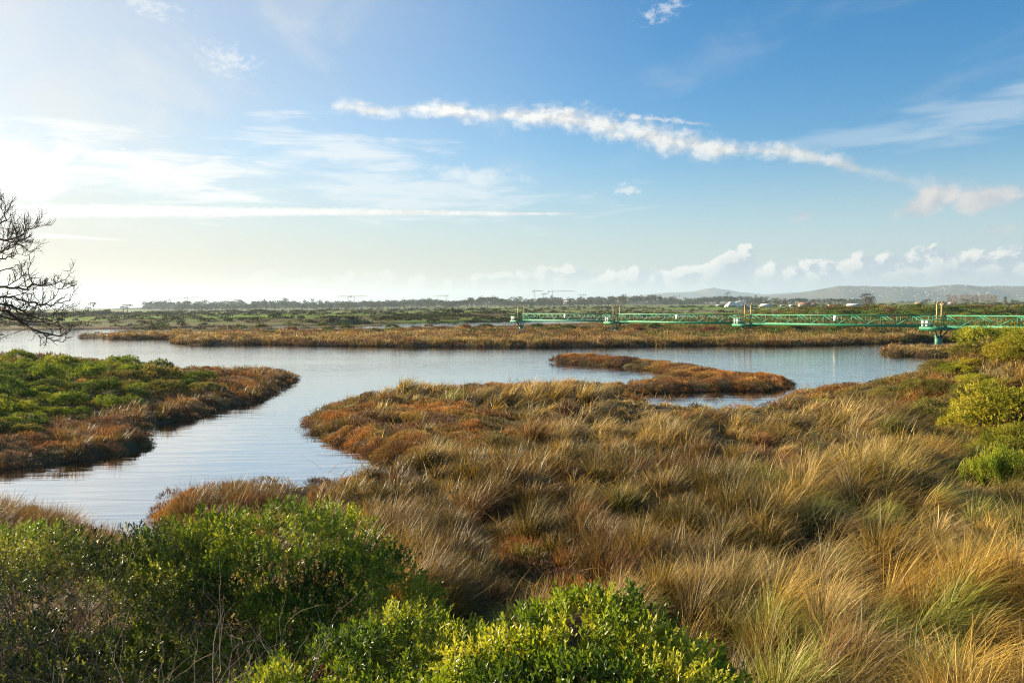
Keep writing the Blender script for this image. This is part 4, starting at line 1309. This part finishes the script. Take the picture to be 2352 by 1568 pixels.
def kids(o): return [c for c in bpy.data.objects if c.parent == o]
def dup(o, par=None):
    c = o.copy(); COL.objects.link(c)
    if par: c.parent = par
    for ch in kids(o): dup(ch, c)
    return c
proto = make_mast()
protoc = parts_thing('control_cabinet', (0, 0, 0), None, 'control cabinet')
g = Geo(); g.box((0, 0, .60), (.42, .34, .82)); g.box((0, 0, 1.025), (.48, .40, .035))
g.obj('housing', M_WHITE, protoc)
g = Geo(); g.box((0, .185, .60), (.34, .02, .70)); g.box((.12, .20, .62), (.03, .03, .10))
g.obj('door', M_WHITE, protoc)
g = Geo()
for a in (-.15, .15): g.bar((a, 0, 0), (a, 0, .20), .05)
g.obj('stand', M_GREY, protoc)
first = [True, True]
for k in range(4):
    for n_, side in ((1.02, 'front'), (-1.02, 'rear')):
        o = proto if first[0] else dup(proto)
        first[0] = False
        o.location = bp(k * SP + (.25 if n_ > 0 else -.1), n_, 1.96)
        o.rotation_euler = (0, 0, ROTZ)
        tag(o, f'yellow twin light mast, {side} one on the {ORD[k]} bridge platform', None, 'yellow light masts on the bridge')
    for a, side in ((-1.25, 'outer'), (-.72, 'inner')):
        o = protoc if first[1] else dup(protoc)
        first[1] = False
        o.location = bp(k * SP + a, 1.38, 1.96)
        o.rotation_euler = (0, 0, ROTZ)
        tag(o, f'white electric cabinet, {side} of the pair on the {ORD[k]} bridge platform', None, 'white cabinets on the bridge')
for k in range(3):
    o = parts_thing('warning_sign', tuple(bp(k * SP + 15.7, HALF + .062, 3.12)), f'white warning board on the {["farthest", "middle", "nearest"][k]} bridge span', 'sign', 'white boards on the bridge')
    o.rotation_euler = (0, 0, ROTZ)
    g = Geo(); g.box((0, .0, 0), (.56, .02, .80)); g.obj('board', M_WHITE, o)
    g = Geo()
    tri = [(-.19, .0, -.02), (.19, .0, -.02), (0, 0, .31)]
    for a, b_ in ((0, 1), (1, 2), (2, 0)):
        g.bar(np.array(tri[a]) + (0, .013, 0), np.array(tri[b_]) + (0, .013, 0), .006, .035, up=(0, 0, 1) if a == 0 else (0, 1, 0))
    g.bar((0, .013, .05), (0, .013, .19), .03, .006, up=(0, 1, 0))
    for z, wd_ in ((-.12, .36), (-.20, .30), (-.28, .34)):
        g.bar((-wd_ / 2, .013, z), (wd_ / 2, .013, z), .006, .03)
    g.obj('print', M_BLACK, o)

# ------------------------------------------------------------------ bare tree reaching in from the left
tg = np.random.default_rng(31)
bt = np.array((-12.6, 13.6, float(zg(np.array([-12.6]), np.array([13.6]))[0]) - .1))
tree = parts_thing('bare_tree', tuple(bt), 'leafless dark tree whose branches reach in at the left edge', 'tree')
g = Geo()
trunk = np.array([(0, 0, 0), (.05, .05, 1.6), (-.1, 0, 3.2), (.1, -.1, 4.8), (0, .1, 6.2), (.15, 0, 7.6)])
g.tube(trunk, [.24, .20, .17, .13, .09, .05], 10)
g.obj('trunk', M_DARKBARK, tree, smooth=True)
g = Geo()
def twig(p, d, L, r, lev, up):
    n = 6 if lev else 5
    pts = [np.asarray(p)]
    for i in range(n):
        d = unit(d + tg.normal(0, .20, 3) + np.array((.03, 0, up)))
        pts.append(pts[-1] + d * L / n)
    g.tube(pts, np.linspace(r, max(r * .45, .0026), n + 1), 5 if r > .012 else 4, cap=False)
    if lev:
        for i in range(1, n + 1):
            for _ in range(2 if lev == 1 and i > 3 else 1):
                sd_ = unit(d + tg.normal(0, .62, 3) * np.array((1, .8, 1)))
                twig(pts[i], sd_, L * tg.uniform(.35, .62), r * .58, lev - 1, up * 1.5)
def limb(pts, dep, r, zt, sub, up):
    """main limb through sighted points, grown from the trunk at height zt"""
    i = np.searchsorted(trunk[:, 2], zt)
    f = (zt - trunk[i - 1, 2]) / (trunk[i, 2] - trunk[i - 1, 2])
    P = [trunk[i - 1] + (trunk[i] - trunk[i - 1]) * f]
    q = [np.array(at(a, b_, dep + tg.normal(0, .25))) - bt for a, b_ in pts]
    P.append((P[0] + q[0]) / 2 + np.array((0, 0, -.12)))
    P = np.array(P + q)
    s = np.linspace(0, len(P) - 1, (len(P) - 1) * 3 + 1)
    C = np.stack([np.interp(s, np.arange(len(P)), P[:, k]) for k in range(3)], 1)
    C[1:-1] = (C[:-2] + 2 * C[1:-1] + C[2:]) / 4
    C[1:-1] += tg.normal(0, .014, (len(C) - 2, 3))
    g.tube(C, np.linspace(r, r * .22, len(C)), 7, cap=False)
    for k in range(5, len(C)):
        fr = k / len(C)
        d = unit(C[k] - C[k - 1])
        for _ in range(sub):
            if tg.random() < .62:
                sd_ = unit(d * .75 + tg.normal(0, .55, 3) + np.array((0, 0, up)))
                twig(C[k], sd_, tg.uniform(.20, .46) * (1.15 - .5 * fr), min(r * (.40 - .2 * fr), .010), 2 if tg.random() < .22 else 1, .07 + up * .12)
limb([(-60, 520), (0, 516), (14, 504), (12, 470)], 13.3, .024, 6.6, 1, .35)
limb([(-70, 556), (0, 551), (28, 550), (52, 539), (70, 525), (86, 517)], 13.5, .026, 6.2, 2, .4)
limb([(-70, 590), (0, 579), (21, 572), (42, 558), (58, 541)], 13.1, .023, 6.0, 2, .3)
limb([(-60, 606), (0, 595), (19, 590), (35, 583), (60, 588)], 13.8, .020, 5.9, 1, .3)
limb([(-60, 634), (0, 625), (26, 615), (47, 607)], 13.4, .018, 5.6, 1, .2)
limb([(-80, 664), (0, 660), (35, 661), (61, 663), (75, 652), (98, 656), (122, 652), (150, 642)], 13.2, .027, 5.4, 1, .25)
limb([(-80, 676), (0, 680), (30, 683), (66, 695), (98, 701), (122, 701), (141, 695), (164, 687)], 13.6, .027, 5.2, 1, .2)
limb([(-80, 684), (0, 696), (38, 704), (60, 722), (84, 730), (110, 734), (135, 740)], 13.0, .026, 5.0, 1, .05)
limb([(-80, 692), (0, 709), (23, 720), (52, 743), (77, 757), (100, 764), (135, 772), (152, 760)], 13.4, .038, 4.9, 1, .05)
limb([(-60, 712), (0, 728), (40, 735), (80, 738), (110, 742), (150, 755)], 13.9, .025, 4.8, 1, .0)
limb([(-60, 760), (0, 772), (20, 768)], 13.5, .016, 4.3, 1, .1)
g.obj('branches', M_DARKBARK, tree)

# ------------------------------------------------------------------ far fields: scrub, hedges, single bushes
FARPAL = np.array([(.055, .065, .018), (.115, .17, .018), (.12, .075, .04), (.035, .042, .016), (.16, .15, .06)])
SALT_KEEP = SALT
SALT = FARPAL
stack = Stack()
fg = np.random.default_rng(12)
def far_ok(x, y):
    bk = bank_h(x, y) + .6 * (samp(x, y, S_G) < 12) * (y < 420) * (fg.random(x.shape) < .6)
    return (samp(x, y, S_G) > .3) & (y > 185) & ~inpoly(x, y, MIDMARSH) & (fg.random(x.shape) < .10 + .75 * (bk > .3)) | ((pline(x, y, DYKE) < 15) & (x > 60) & (fg.random(x.shape) < .9))
for d0, d1, dens, N, W in ((165, 300, .060, 60, .20), (300, 520, .026, 45, .34), (520, 950, .010, 36, .6)):
    x, y = field(d0, d1, dens, far_ok, .76, fg)
    n = len(x)
    dy = (pline(x, y, DYKE) < 16) & (x > 60)
    bk = bank_h(x, y) > .3
    kd = np.where(dy, np.where(fg.random(n) < .75, 1, 0), np.where(bk, np.where(fg.random(n) < .6, 0, 3), fg.integers(0, 5, n)))
    R = fg.uniform(.9, 2.4, n) * (1 + .3 * (d0 > 280)) * np.where(dy, 1.2, 1)
    stack.add(cushions(x, y, R, R * fg.uniform(.35, .65, n) * np.where(dy, .6, 1), np.full(n, N), kd, fg.uniform(.4, .7, n) * (1 + (d0 > 500)) * np.where(dy, .6, 1), np.full(n, W), fg))
sc = link('scrub', stack.mesh('scrub', M_FAR))
tag(sc, 'dark green scrub along the field banks and the dyke', 'scrub', kind='stuff')
SALT = SALT_KEEP
print('far scrub verts', stack.n)
FARK = {}
for i, (c, cc) in enumerate((('deep', [(.028, .045, .014), (.05, .075, .02), (.08, .10, .025)]), ('olive', [(.05, .055, .018), (.085, .085, .026), (.13, .12, .04)]))):
    FARK[c] = [bush_kind('far_shrub_' + c, cc, 500 + i * 7 + v, 260, .22, 5, .16, .08, M_FAR, .7) for v in range(2)]
def far_bush(c, xd, yd, r, label, group, hz=1.0):
    x, y = G(xd, yd, .5)
    z = float(zg(np.array([x]), np.array([y]))[0])
    o = link('dark_bush', FARK[c][fg.integers(0, 2)], loc=(x, y, z - .1), rot=(0, 0, fg.uniform(0, 6)), scale=(r, r, r * hz))
    tag(o, label, 'bush', group)
far_bush('deep', 632, 732, 3.0, 'largest round dark bush on the green field at left', None)
far_bush('deep', 776, 710.5, 3.0, 'lone dark bush in front of the pale villa wood', None)
far_bush('deep', 725, 711, 3.2, 'lone dark bush with a low skirt before the wood', None)
for k, (xd, yd, r) in enumerate(((912, 731, 2.6), (932, 731, 3.0), (958, 729, 2.4), (986, 731, 2.6), (1018, 728, 2.8), (1039, 727, 3.0), (1054, 727, 2.5), (1130, 724, 2.4), (1118, 726, 2.0), (898, 732, 1.8), (1088, 729, 1.8))):
    far_bush('deep', xd, yd, r, 'dark bush in the thicket along the far channel bank', 'dark bushes along the far channel bank', .85)
for k in range(16):
    xd = 872 + k * 20.5 + fg.uniform(-6, 6)
    far_bush('deep' if k % 3 else 'olive', xd, 738.5 - .009 * (xd - 872) - fg.uniform(0, 3.5), fg.uniform(2.0, 3.4), ('dark' if k % 3 else 'olive') + ' bush crowding the waterline of the far channel', ('dark' if k % 3 else 'olive') + ' bushes at the waterline of the far channel', fg.uniform(.6, .85))
n = 0
while n < 60:
    xd = fg.uniform(60, 1500)
    hor = 700 - math.tan(ROLL) * (xd - CX)
    yd = hor + fg.uniform(9, 34)
    x, y = G(xd, yd, .5)
    if samp(np.array([x]), np.array([y]), S_G)[0] < 1.5 or y > 950: continue
    far_bush(['deep', 'olive'][n % 2], xd, yd, fg.uniform(1.2, 2.4), ['small dark bush dotted over the far fields', 'small olive bush dotted over the far fields'][n % 2], ['small dark bushes on the far fields', 'small olive bushes on the far fields'][n % 2], fg.uniform(.7, 1.0))
    n += 1
for k in range(46):
    xd = 30 + k * 15.2 + fg.uniform(-6, 6)
    x = (xd - CX) / FPX * 560
    y = 560 + fg.uniform(-40, 60)
    z = float(zg(np.array([x]), np.array([y]))[0])
    r = fg.uniform(5, 8) * (1.0 if xd < 420 else .72)
    o = link('thicket_shrub', FARK['olive' if k % 3 else 'deep'][fg.integers(0, 2)], loc=(x, y, z - .3), rot=(0, 0, fg.uniform(0, 6)), scale=(r, r, r * fg.uniform(.45, .62)))
    tag(o, f'{"olive" if k % 3 else "dark"} shrub in the long thicket on the left skyline', 'shrub', f'{"olive" if k % 3 else "dark"} shrubs of the left skyline thicket')

# ------------------------------------------------------------------ trees of the far woods
def tree_parts(kind, seed):
    gen = np.random.default_rng(seed)
    gt = Geo()
    if kind == 'pine':          # umbrella pine, height 1
        lob = [(gen.normal(0, .16), gen.normal(0, .16), gen.uniform(.70, .86), gen.uniform(.22, .36), gen.uniform(.22, .36), gen.uniform(.09, .14)) for _ in range(6)]
        gt.tube([(0, 0, 0), (.02, 0, .35), (0, .02, .70)], [.035, .028, .02], 6)
        for l in lob: gt.tube([(.01, 0, .45), ((l[0]) * .6, l[1] * .6, .62), l[:3]], [.016, .012, .006], 5)
        cols, n, ll = [(.03, .04, .016), (.05, .065, .022), (.075, .09, .03)], 240, .05
    elif kind == 'gum':         # tall broken eucalyptus crown
        lob = [(gen.normal(0, .15), gen.normal(0, .15), gen.uniform(.35, .88), gen.uniform(.13, .25), gen.uniform(.13, .25), gen.uniform(.10, .18)) for _ in range(11)]
        gt.tube([(0, 0, 0), (.02, .01, .4), (0, 0, .85)], [.028, .022, .01], 6)
        for l in lob: gt.tube([(.01, 0, max(l[2] - .25, .1)), l[:3]], [.012, .005], 5)
        cols, n, ll = [(.05, .05, .022), (.085, .08, .035), (.13, .115, .055)], 330, .045
    else:                       # rounded oak or carob
        lob = [(gen.normal(0, .2), gen.normal(0, .2), gen.uniform(.35, .72), gen.uniform(.2, .34), gen.uniform(.2, .34), gen.uniform(.18, .28)) for _ in range(7)]
        gt.tube([(0, 0, 0), (0, .01, .45)], [.04, .028], 6)
        for l in lob: gt.tube([(0, 0, .25), l[:3]], [.016, .006], 5)
        cols, n, ll = [(.035, .045, .016), (.06, .07, .024), (.09, .10, .034)], 280, .05
    cr = shrub_mesh('crown_' + kind, lob, n, .07, 5, ll, ll * .55, cols, M_FAR, seed, .34, -.6, .5)
    return cr, gt.mesh('trunk_' + kind, M_BARK)
TREES = {k: [tree_parts(k, 700 + 13 * i + v) for v in range(3)] for i, k in enumerate(('pine', 'gum', 'oak'))}
KNAME = dict(pine='umbrella_pine', gum='eucalyptus', oak='oak_tree')
KWORD = dict(pine='umbrella pine', gum='tall loose crowned tree', oak='round crowned tree')
def far_tree(kind, xd, Y, h, label, group=None, wide=1.0, zoff=0.0):
    x = (xd - CX) / FPX * Y
    z = float(zg(np.array([x]), np.array([Y]))[0]) + zoff
    cr, tr = TREES[kind][fg.integers(0, 3)]
    o = parts_thing(KNAME[kind], (x, Y, z - .2), label, 'tree', group)
    o.rotation_euler = (0, 0, fg.uniform(0, 6.28))
    o.scale = (h * wide, h * wide, h)
    link('crown', cr, o)
    link('trunk', tr, o)
    return o
# left wood, front row
for k in range(118):
    xd = 405 + (1440 - 405) * (k + fg.uniform(0, 1)) / 118
    kind = fg.choice(['gum', 'oak', 'pine'], p=[.6, .34, .06] if xd < 560 or (700 < xd < 900) or xd > 1080 else [.35, .5, .15])
    Y = fg.uniform(1180, 1460)
    h = fg.uniform(9.5, 15.5) * (1.15 if 420 < xd < 560 or 1090 < xd < 1200 else .95)
    side = 'left' if xd < 700 else 'middle' if xd < 1080 else 'right'
    far_tree(kind, xd, Y, h, f'{KWORD[kind]} in the front row of the far wood, {side} stretch', f'{KWORD[kind]}s of the far wood, {side} stretch', fg.uniform(.95, 1.35))
# right wood behind the salt heap and the bridge
for k in range(44):
    xd = 1735 + (2010 - 1735) * (k + fg.uniform(0, 1)) / 44
    kind = fg.choice(['gum', 'oak', 'pine'], p=[.45, .35, .2])
    far_tree(kind, xd, fg.uniform(880, 1080), fg.uniform(6.5, 10), f'{KWORD[kind]} in the grove behind the white sheds at right', f'{KWORD[kind]}s of the right grove', fg.uniform(1.0, 1.4))
far_tree('gum', 1988, 800, 13.0, 'tallest dense tree at the right end of the grove', None, 1.35)
far_tree('gum', 1998, 815, 10.0, 'lower companion tree right of the tallest grove tree', None, 1.4)
far_tree('oak', 2128, 720, 7.2, 'lone dark tree leaning beside the white farmhouse', None, 1.2)
far_tree('oak', 2213, 800, 7.5, 'dark tree standing among the pale bare poplars', None, 1.1)
far_tree('gum', 2310, 760, 8.4, 'slim dark tree right of the pale bare poplars', None, .55)
far_tree('gum', 2326, 780, 6.0, 'short slim tree near the right edge of the plain', None, .6)
far_tree('pine', 217, 600, 7.0, 'lone umbrella pine on the left skyline thicket', None, 1.0, 2.2)
far_tree('pine', 204, 610, 4.6, 'small pine left of the lone skyline pine', None, 1.3, 2.0)
far_tree('pine', 294, 640, 6.2, 'wind bent pine on the left skyline rise', None, 1.3, 2.6)
far_tree('pine', 285, 645, 5.0, 'low pine leaning left of the bent skyline pine', None, 1.3, 2.0)
far_tree('oak', 462, 700, 6.0, 'round dark tree in front of the far wood at left', None, 1.5)
far_tree('oak', 415, 690, 5.2, 'broad low tree at the left end of the far wood', None, 1.7)
for k in range(30):
    xd = 2010 + (2352 - 2010) * fg.uniform(0, 1)
    far_tree('oak', xd, fg.uniform(1150, 1700), fg.uniform(4, 7), 'small round tree strewn over the plain below the right hill', 'small trees below the right hill', 1.4)
# pale bare poplars
def bare_mesh(seed):
    gen = np.random.default_rng(seed)
    gt = Geo()
    gt.tube([(0, 0, 0), (.01, 0, .5), (0, .01, .98)], [.016, .011, .004], 5)
    for _ in range(46):
        z = gen.uniform(.3, .95)
        a = gen.uniform(0, 6.28)
        L = gen.uniform(.10, .24)
        d = np.array((math.cos(a) * .6, math.sin(a) * .6, .8))
        p = np.array((0, 0, z))
        gt.tube([p, p + d * L * .5, p + d * L + (0, 0, .04)], [.006, .004, .002], 4, cap=False)
        for _ in range(3):
            e = p + d * L * gen.uniform(.4, 1)
            gt.tube([e, e + unit(d + gen.normal(0, .6, 3)) * .10], [.0035, .0015], 3, cap=False)
    return gt.mesh('bare_poplar', M_PALE)
M_PALE, t, b = mat('pale_bark', .9, (.34, .27, .22), .1)
PB = [bare_mesh(60), bare_mesh(61)]
for k in range(22):
    xd = 2176 + (2292 - 2176) * (k + fg.uniform(0, .8)) / 22
    Y = fg.uniform(790, 900)
    x = (xd - CX) / FPX * Y
    h = fg.uniform(8, 11.5)
    o = link('bare_poplar', PB[k % 2], loc=(x, Y, float(zg(np.array([x]), np.array([Y]))[0])), rot=(0, 0, fg.uniform(0, 6)), scale=(h * 1.5, h * 1.5, h))
    tag(o, 'pale leafless poplar in the stand near the right edge', 'tree', 'pale leafless poplars at the right')
# the wood behind: one mass
stack = Stack()
m_ = 1100
xd = fg.uniform(330, 1760, m_)
Y = fg.uniform(1480, 2150, m_)
X = (xd - CX) / FPX * Y
hz = zg(X, Y)
for lay in range(3):
    rr = fg.uniform(3.0, 6.2, m_)
    cx_, cy_, cz_ = X + fg.normal(0, 2, m_), Y + fg.normal(0, 2, m_), hz + fg.uniform(2.5, 7.5, m_) + 9 * sstep(fbm(X / 55, Y / 400, 91, 3), .3, .75) + fg.exponential(1.2, m_)
    nb = 34
    idx = np.repeat(np.arange(m_), nb)
    d = unit(fg.normal(0, 1, (len(idx), 3)))
    P = np.stack([cx_[idx], cy_[idx], cz_[idx]], -1) + d * rr[idx][:, None] * np.array((1, 1, .7)) * fg.uniform(.6, 1, (len(idx), 1))
    c = np.array([(.04, .048, .02), (.075, .072, .032), (.05, .06, .02)])[fg.integers(0, 3, m_)][idx] * fg.uniform(.7, 1.4, (len(idx), 1))
    stack.add(leaves(P, unit(fg.normal(0, 1, P.shape)), fg.normal(0, 1, P.shape), fg.uniform(1.2, 2.4, len(P)), fg.uniform(.9, 1.6, len(P)), c, fg))
    # trunks down to the ground
    if lay == 0:
        stack.add(blades(X, Y, hz, X * 0, X * 0, X * 0, cz_ - hz, np.full(m_, .7), np.tile((.09, .07, .05), (m_, 1)), np.tile((.09, .07, .05), (m_, 1)), 2, fg))
wood = link('distant_wood', stack.mesh('distant_wood', M_FAR))
tag(wood, 'hazy dark wood closing the plain behind the front trees', 'wood', kind='stuff')

# ------------------------------------------------------------------ buildings, salt heap, cranes
M_PLASTER = paint('white_plaster', (.74, .71, .66), .8, .2, .15)
M_PINK = paint('pink_plaster', (.55, .36, .27), .8, .2, .15)
M_TILE = paint('clay_tile', (.36, .16, .09), .8, .2, .3)
M_METAL = paint('pale_sheet_roof', (.60, .62, .64), .5, .4, .15)
M_OPEN, t, b = mat('dark_opening', .5, (.03, .03, .035))
M_SALTP = paint('salt', (.72, .64, .55), .9, .2, .3, (.55, .45, .36))
def house(xd, Y, wd_, dp, h, rise, wallm, roofm, label, group=None, yaw=0.0, openings=3, z=None, name='house'):
    x = (xd - CX) / FPX * Y
    zz = float(zg(np.array([x]), np.array([Y]))[0]) if z is None else z
    o = parts_thing(name, (x, Y, zz - .15), label, 'house', group)
    o.rotation_euler = (0, 0, yaw)
    g = Geo()
    a, b_ = wd_ / 2, dp / 2
    g.add([(-a, -b_, 0), (a, -b_, 0), (a, b_, 0), (-a, b_, 0), (-a, -b_, h), (a, -b_, h), (a, b_, h), (-a, b_, h), (-a, 0, h + rise), (a, 0, h + rise)],
          [(0, 1, 5, 4), (2, 3, 7, 6), (1, 2, 6, 5), (3, 0, 4, 7), (0, 3, 2, 1)], [(5, 6, 9), (7, 4, 8)])
    g.obj('wall', wallm, o)
    g = Geo()
    e = .4
    for sg in (-1, 1):
        s = np.array([(-a - e, sg * (b_ + e), h - rise * e / b_ + .05), (a + e, sg * (b_ + e), h - rise * e / b_ + .05), (a + e, 0, h + rise + .05), (-a - e, 0, h + rise + .05)])
        v = np.concatenate([s, s + (0, 0, .18)])
        g.add(v, [(0, 1, 2, 3), (7, 6, 5, 4), (0, 4, 5, 1), (1, 5, 6, 2), (2, 6, 7, 3), (3, 7, 4, 0)])
    g.obj('roof', roofm, o)
    for k in range(openings):
        g = Geo()
        xx = -a + wd_ * (k + .5) / openings
        if k == openings // 2:
            g.box((xx, -b_ - .01, 1.05), (1.0, .06, 2.1)); g.obj('door', M_OPEN, o)
        else:
            g.box((xx, -b_ - .01, 1.6), (1.1, .06, 1.1)); g.obj('window', M_OPEN, o)
    return o
house(1757, 720, 8.5, 6, 1.7, 2.2, M_PLASTER, M_METAL, 'white gabled salt shed left of the grove', None, .35)
house(1819, 700, 3.8, 3, 2.4, .4, M_PLASTER, M_METAL, 'low pale box hut before the grove trees', None, .1)
house(1797, 690, 3.2, 3, 1.8, .3, paint('green_shed', (.12, .32, .2)), M_METAL, 'small green shed beside the pale box hut', None, .1)
house(1848, 790, 11, 7, 3.0, 1.5, M_PINK, M_TILE, 'pink farmhouse with clay tile roof inside the grove', None, -.1, 5)
house(1868, 800, 6, 6, 2.6, 1.3, M_PINK, M_TILE, 'lower pink wing with clay tile roof right of the farmhouse', None, -.1, 3)
house(1962, 760, 12.5, 8, 1.6, 1.5, M_PLASTER, M_METAL, 'long white shed with shallow roof near the tallest tree', None, .05, 5)
house(2003, 430, 2.3, 2.2, 1.7, .3, M_PLASTER, M_PLASTER, 'tiny white block hut out on the plain at right', None, .3, 1)
house(1651, 900, 5, 4, 2.6, .5, M_PLASTER, M_METAL, 'small white shed left of the salt heap', None, .1, 3)
house(1906, 730, 3.4, 3.4, 2.2, .6, M_PLASTER, M_TILE, 'tiny white cottage at the foot of the grove', None, .2, 1)
house(2111, 900, 7, 6, 2.2, 1.5, M_PLASTER, M_TILE, 'white farmhouse left of the lone dark tree', None, .0, 5)
house(2168, 930, 5, 5, 2.2, 1.2, M_PLASTER, M_TILE, 'white cottage left of the pale poplars', None, .2, 3)
house(2188, 930, 8, 6, 2.4, 1.3, M_PLASTER, M_TILE, 'white farmhouse behind the left poplars', None, .0, 5)
house(768, 1640, 26, 12, 5, 2, M_PLASTER, M_TILE, 'pale villa showing above the trees of the far wood', None, .1, 5, 5.0)
house(1318, 1640, 40, 14, 5, 3, M_PLASTER, M_PLASTER, 'pale hall half hidden in the right of the far wood', None, .1, 5, 5)
hg = np.random.default_rng(44)
for k in range(13):
    house(hg.uniform(1400, 1560), hg.uniform(1750, 2100), hg.uniform(8, 16), 8, hg.uniform(3, 6), 2, [M_PLASTER, M_PINK][k % 2], M_TILE,
          ['white house among the trees right of the far wood', 'pinkish house among the trees right of the far wood'][k % 2], ['white houses in the far wood', 'pinkish houses in the far wood'][k % 2], hg.uniform(-.5, .5), 0, hg.uniform(9, 14))
# white houses strewn over the right hill: one, then copies
src = None
HV = RIGHT_HILL
for k in range(120):
    for _ in range(40):
        r_, c_ = hg.integers(3, 15), hg.integers(60, 400)
        p = HV[r_, c_]
        xd, yd = sight(p[None, 0], p[None, 1], p[None, 2])
        if 1890 < xd[0] < 2400 and p[2] > 14 and hg.random() < sstep(xd[0], 1850, 2000): break
    if src is None:
        src = house(0, 100, 15, 11, 6.5, 2.2, M_PLASTER, M_TILE, 'small white house on the scrub covered hill at the right horizon', 'white houses on the right hill', 0, 0, 0, 'hill_house')
        o = src
    else:
        o = dup(src)
    o.location = (p[0], p[1], p[2] - .6)
    o.rotation_euler = (0, 0, hg.uniform(-.8, .8))
    s = hg.uniform(.42, .95)
    o.scale = (s * hg.uniform(.8, 1.6), s, s)
# salt heap
g = Geo()
xs = np.linspace(-1, 1, 41)
ys = np.linspace(-1, 1, 17)
a, b_ = np.meshgrid(xs, ys)
hh = np.clip(np.minimum((1 - np.abs(a)) * 2.6, (1 - np.abs(b_)) * 1.7), 0, 1) * (.82 + .35 * fbm(a * 4 + 5, b_ * 3, 3, 3)) * (.85 + .15 * np.cos(a * 1.3 - .3))
q = np.stack([(i * 41 + j, i * 41 + j + 1, (i + 1) * 41 + j + 1, (i + 1) * 41 + j) for i in range(16) for j in range(40)])
g.add(np.stack([a * 13.2, b_ * 8, hh * 6.4], -1).reshape(-1, 3), q)
x, Y = (1694 - CX) / FPX * 800, 800.0
o = g.obj('salt_heap', M_SALTP, None, (x, Y, float(zg(np.array([x]), np.array([Y]))[0]) - .1), True)
tag(o, 'big pale heap of sea salt with a flat crest on the plain', 'salt heap')
# tower cranes over the wood
M_CRANE = paint('crane_paint', (.42, .33, .16), .6)
M_CRANEG = paint('crane_grey', (.25, .25, .25), .6)
def lattice(g, A, B, wd_, n, up):
    A, B = np.asarray(A, float), np.asarray(B, float)
    x = unit(B - A)
    y = unit(np.cross(up, x))
    z = np.cross(x, y)
    c = [(y * sy + z * sz) * wd_ / 2 for sy, sz in ((-1, -1), (1, -1), (1, 1), (-1, 1))]
    for k in c: g.bar(A + k, B + k, wd_ * .26)
    for i in range(n):
        p, q_ = A + (B - A) * i / n, A + (B - A) * (i + 1) / n
        for j in range(4):
            g.bar(p + c[j] * .97, q_ + c[(j + 1) % 4] * .97, wd_ * .16)
def crane(xd, ytop, Y, jib, cj, flip, label, h=None):
    x = (xd - CX) / FPX * Y
    hor = 700 - math.tan(ROLL) * (xd - CX)
    zt = EYE + (hor - ytop) / FPX * Y
    zb = float(zg(np.array([x]), np.array([Y]))[0])
    o = parts_thing('tower_crane', (x, Y, zb), label, 'crane')
    H = zt - zb
    g = Geo(); lattice(g, (0, 0, 0), (0, 0, H * .94), 2.4, 12, (1, 0, 0)); lattice(g, (0, 0, H * .945), (0, 0, H + 3), 1.6, 3, (1, 0, 0)); g.obj('mast', M_CRANE, o)
    g = Geo(); lattice(g, (flip * 1.6, .0, H * .96), (flip * jib, 0, H * .97), 1.7, 16, (0, 0, 1)); g.bar((0, 0, H + 3), (flip * jib * .6, 0, H * .97 + .9), .25); g.obj('jib', M_CRANE, o)
    g = Geo(); lattice(g, (-flip * 1.6, 0, H * .96), (-flip * cj, 0, H * .96), 1.7, 4, (0, 0, 1)); g.bar((0, 0, H + 3), (-flip * cj, 0, H * .96 + .9), .25)
    c = g.obj('counter_jib', M_CRANE, o)
    g = Geo(); g.box((-flip * (cj - 1.6), 0, H * .96 - 1.9), (3.0, 2.6, 3.4)); g.obj('counterweight', M_CRANEG, c)
    g = Geo(); g.box((flip * 1.5, -1.6, H * .93), (2.0, 1.8, 2.4)); g.obj('cabin', M_CRANEG, o)
crane(432, 682, 2500, 48, 9, 1, 'faint crane over the left end of the wood')
crane(802, 679.5, 2600, 40, 10, -1, 'left crane of the overlapping pair above the villa')
crane(815, 679.5, 2650, 44, 14, 1, 'right crane of the overlapping pair above the villa')
crane(1026, 678, 2800, 40, 8, -1, 'faint crane with its jib to the left over the middle wood')
crane(1229, 667, 2400, 26, 7, 1, 'tall crane left of the longest jib')
crane(1250, 674, 2500, 12, 7, 1, 'lowest crane between the two tall ones')
crane(1270, 668, 2400, 66, 14, 1, 'tall crane with the longest jib')
crane(1342, 676, 3000, 24, 8, -1, 'faint crane right of the longest jib')

# ------------------------------------------------------------------ air
hz_ = bpy.data.materials.new('haze')
hz_.use_nodes = True
hz_.node_tree.nodes.clear()
t = NT(hz_.node_tree)
pv = t.n('ShaderNodeVolumePrincipled')
pv.inputs['Color'].default_value = (.65, .82, 1.0, 1)
pv.inputs['Density'].default_value = HAZE
pv.inputs['Anisotropy'].default_value = .3
t.put(t.n('ShaderNodeOutputMaterial').inputs['Volume'], pv.outputs[0])
g = Geo()
g.box((0, 5600, 104), (17000, 13000, 212))
hb = g.obj('haze', hz_)
tag(hb, 'thin bluish haze over the plain', 'haze', kind='stuff')
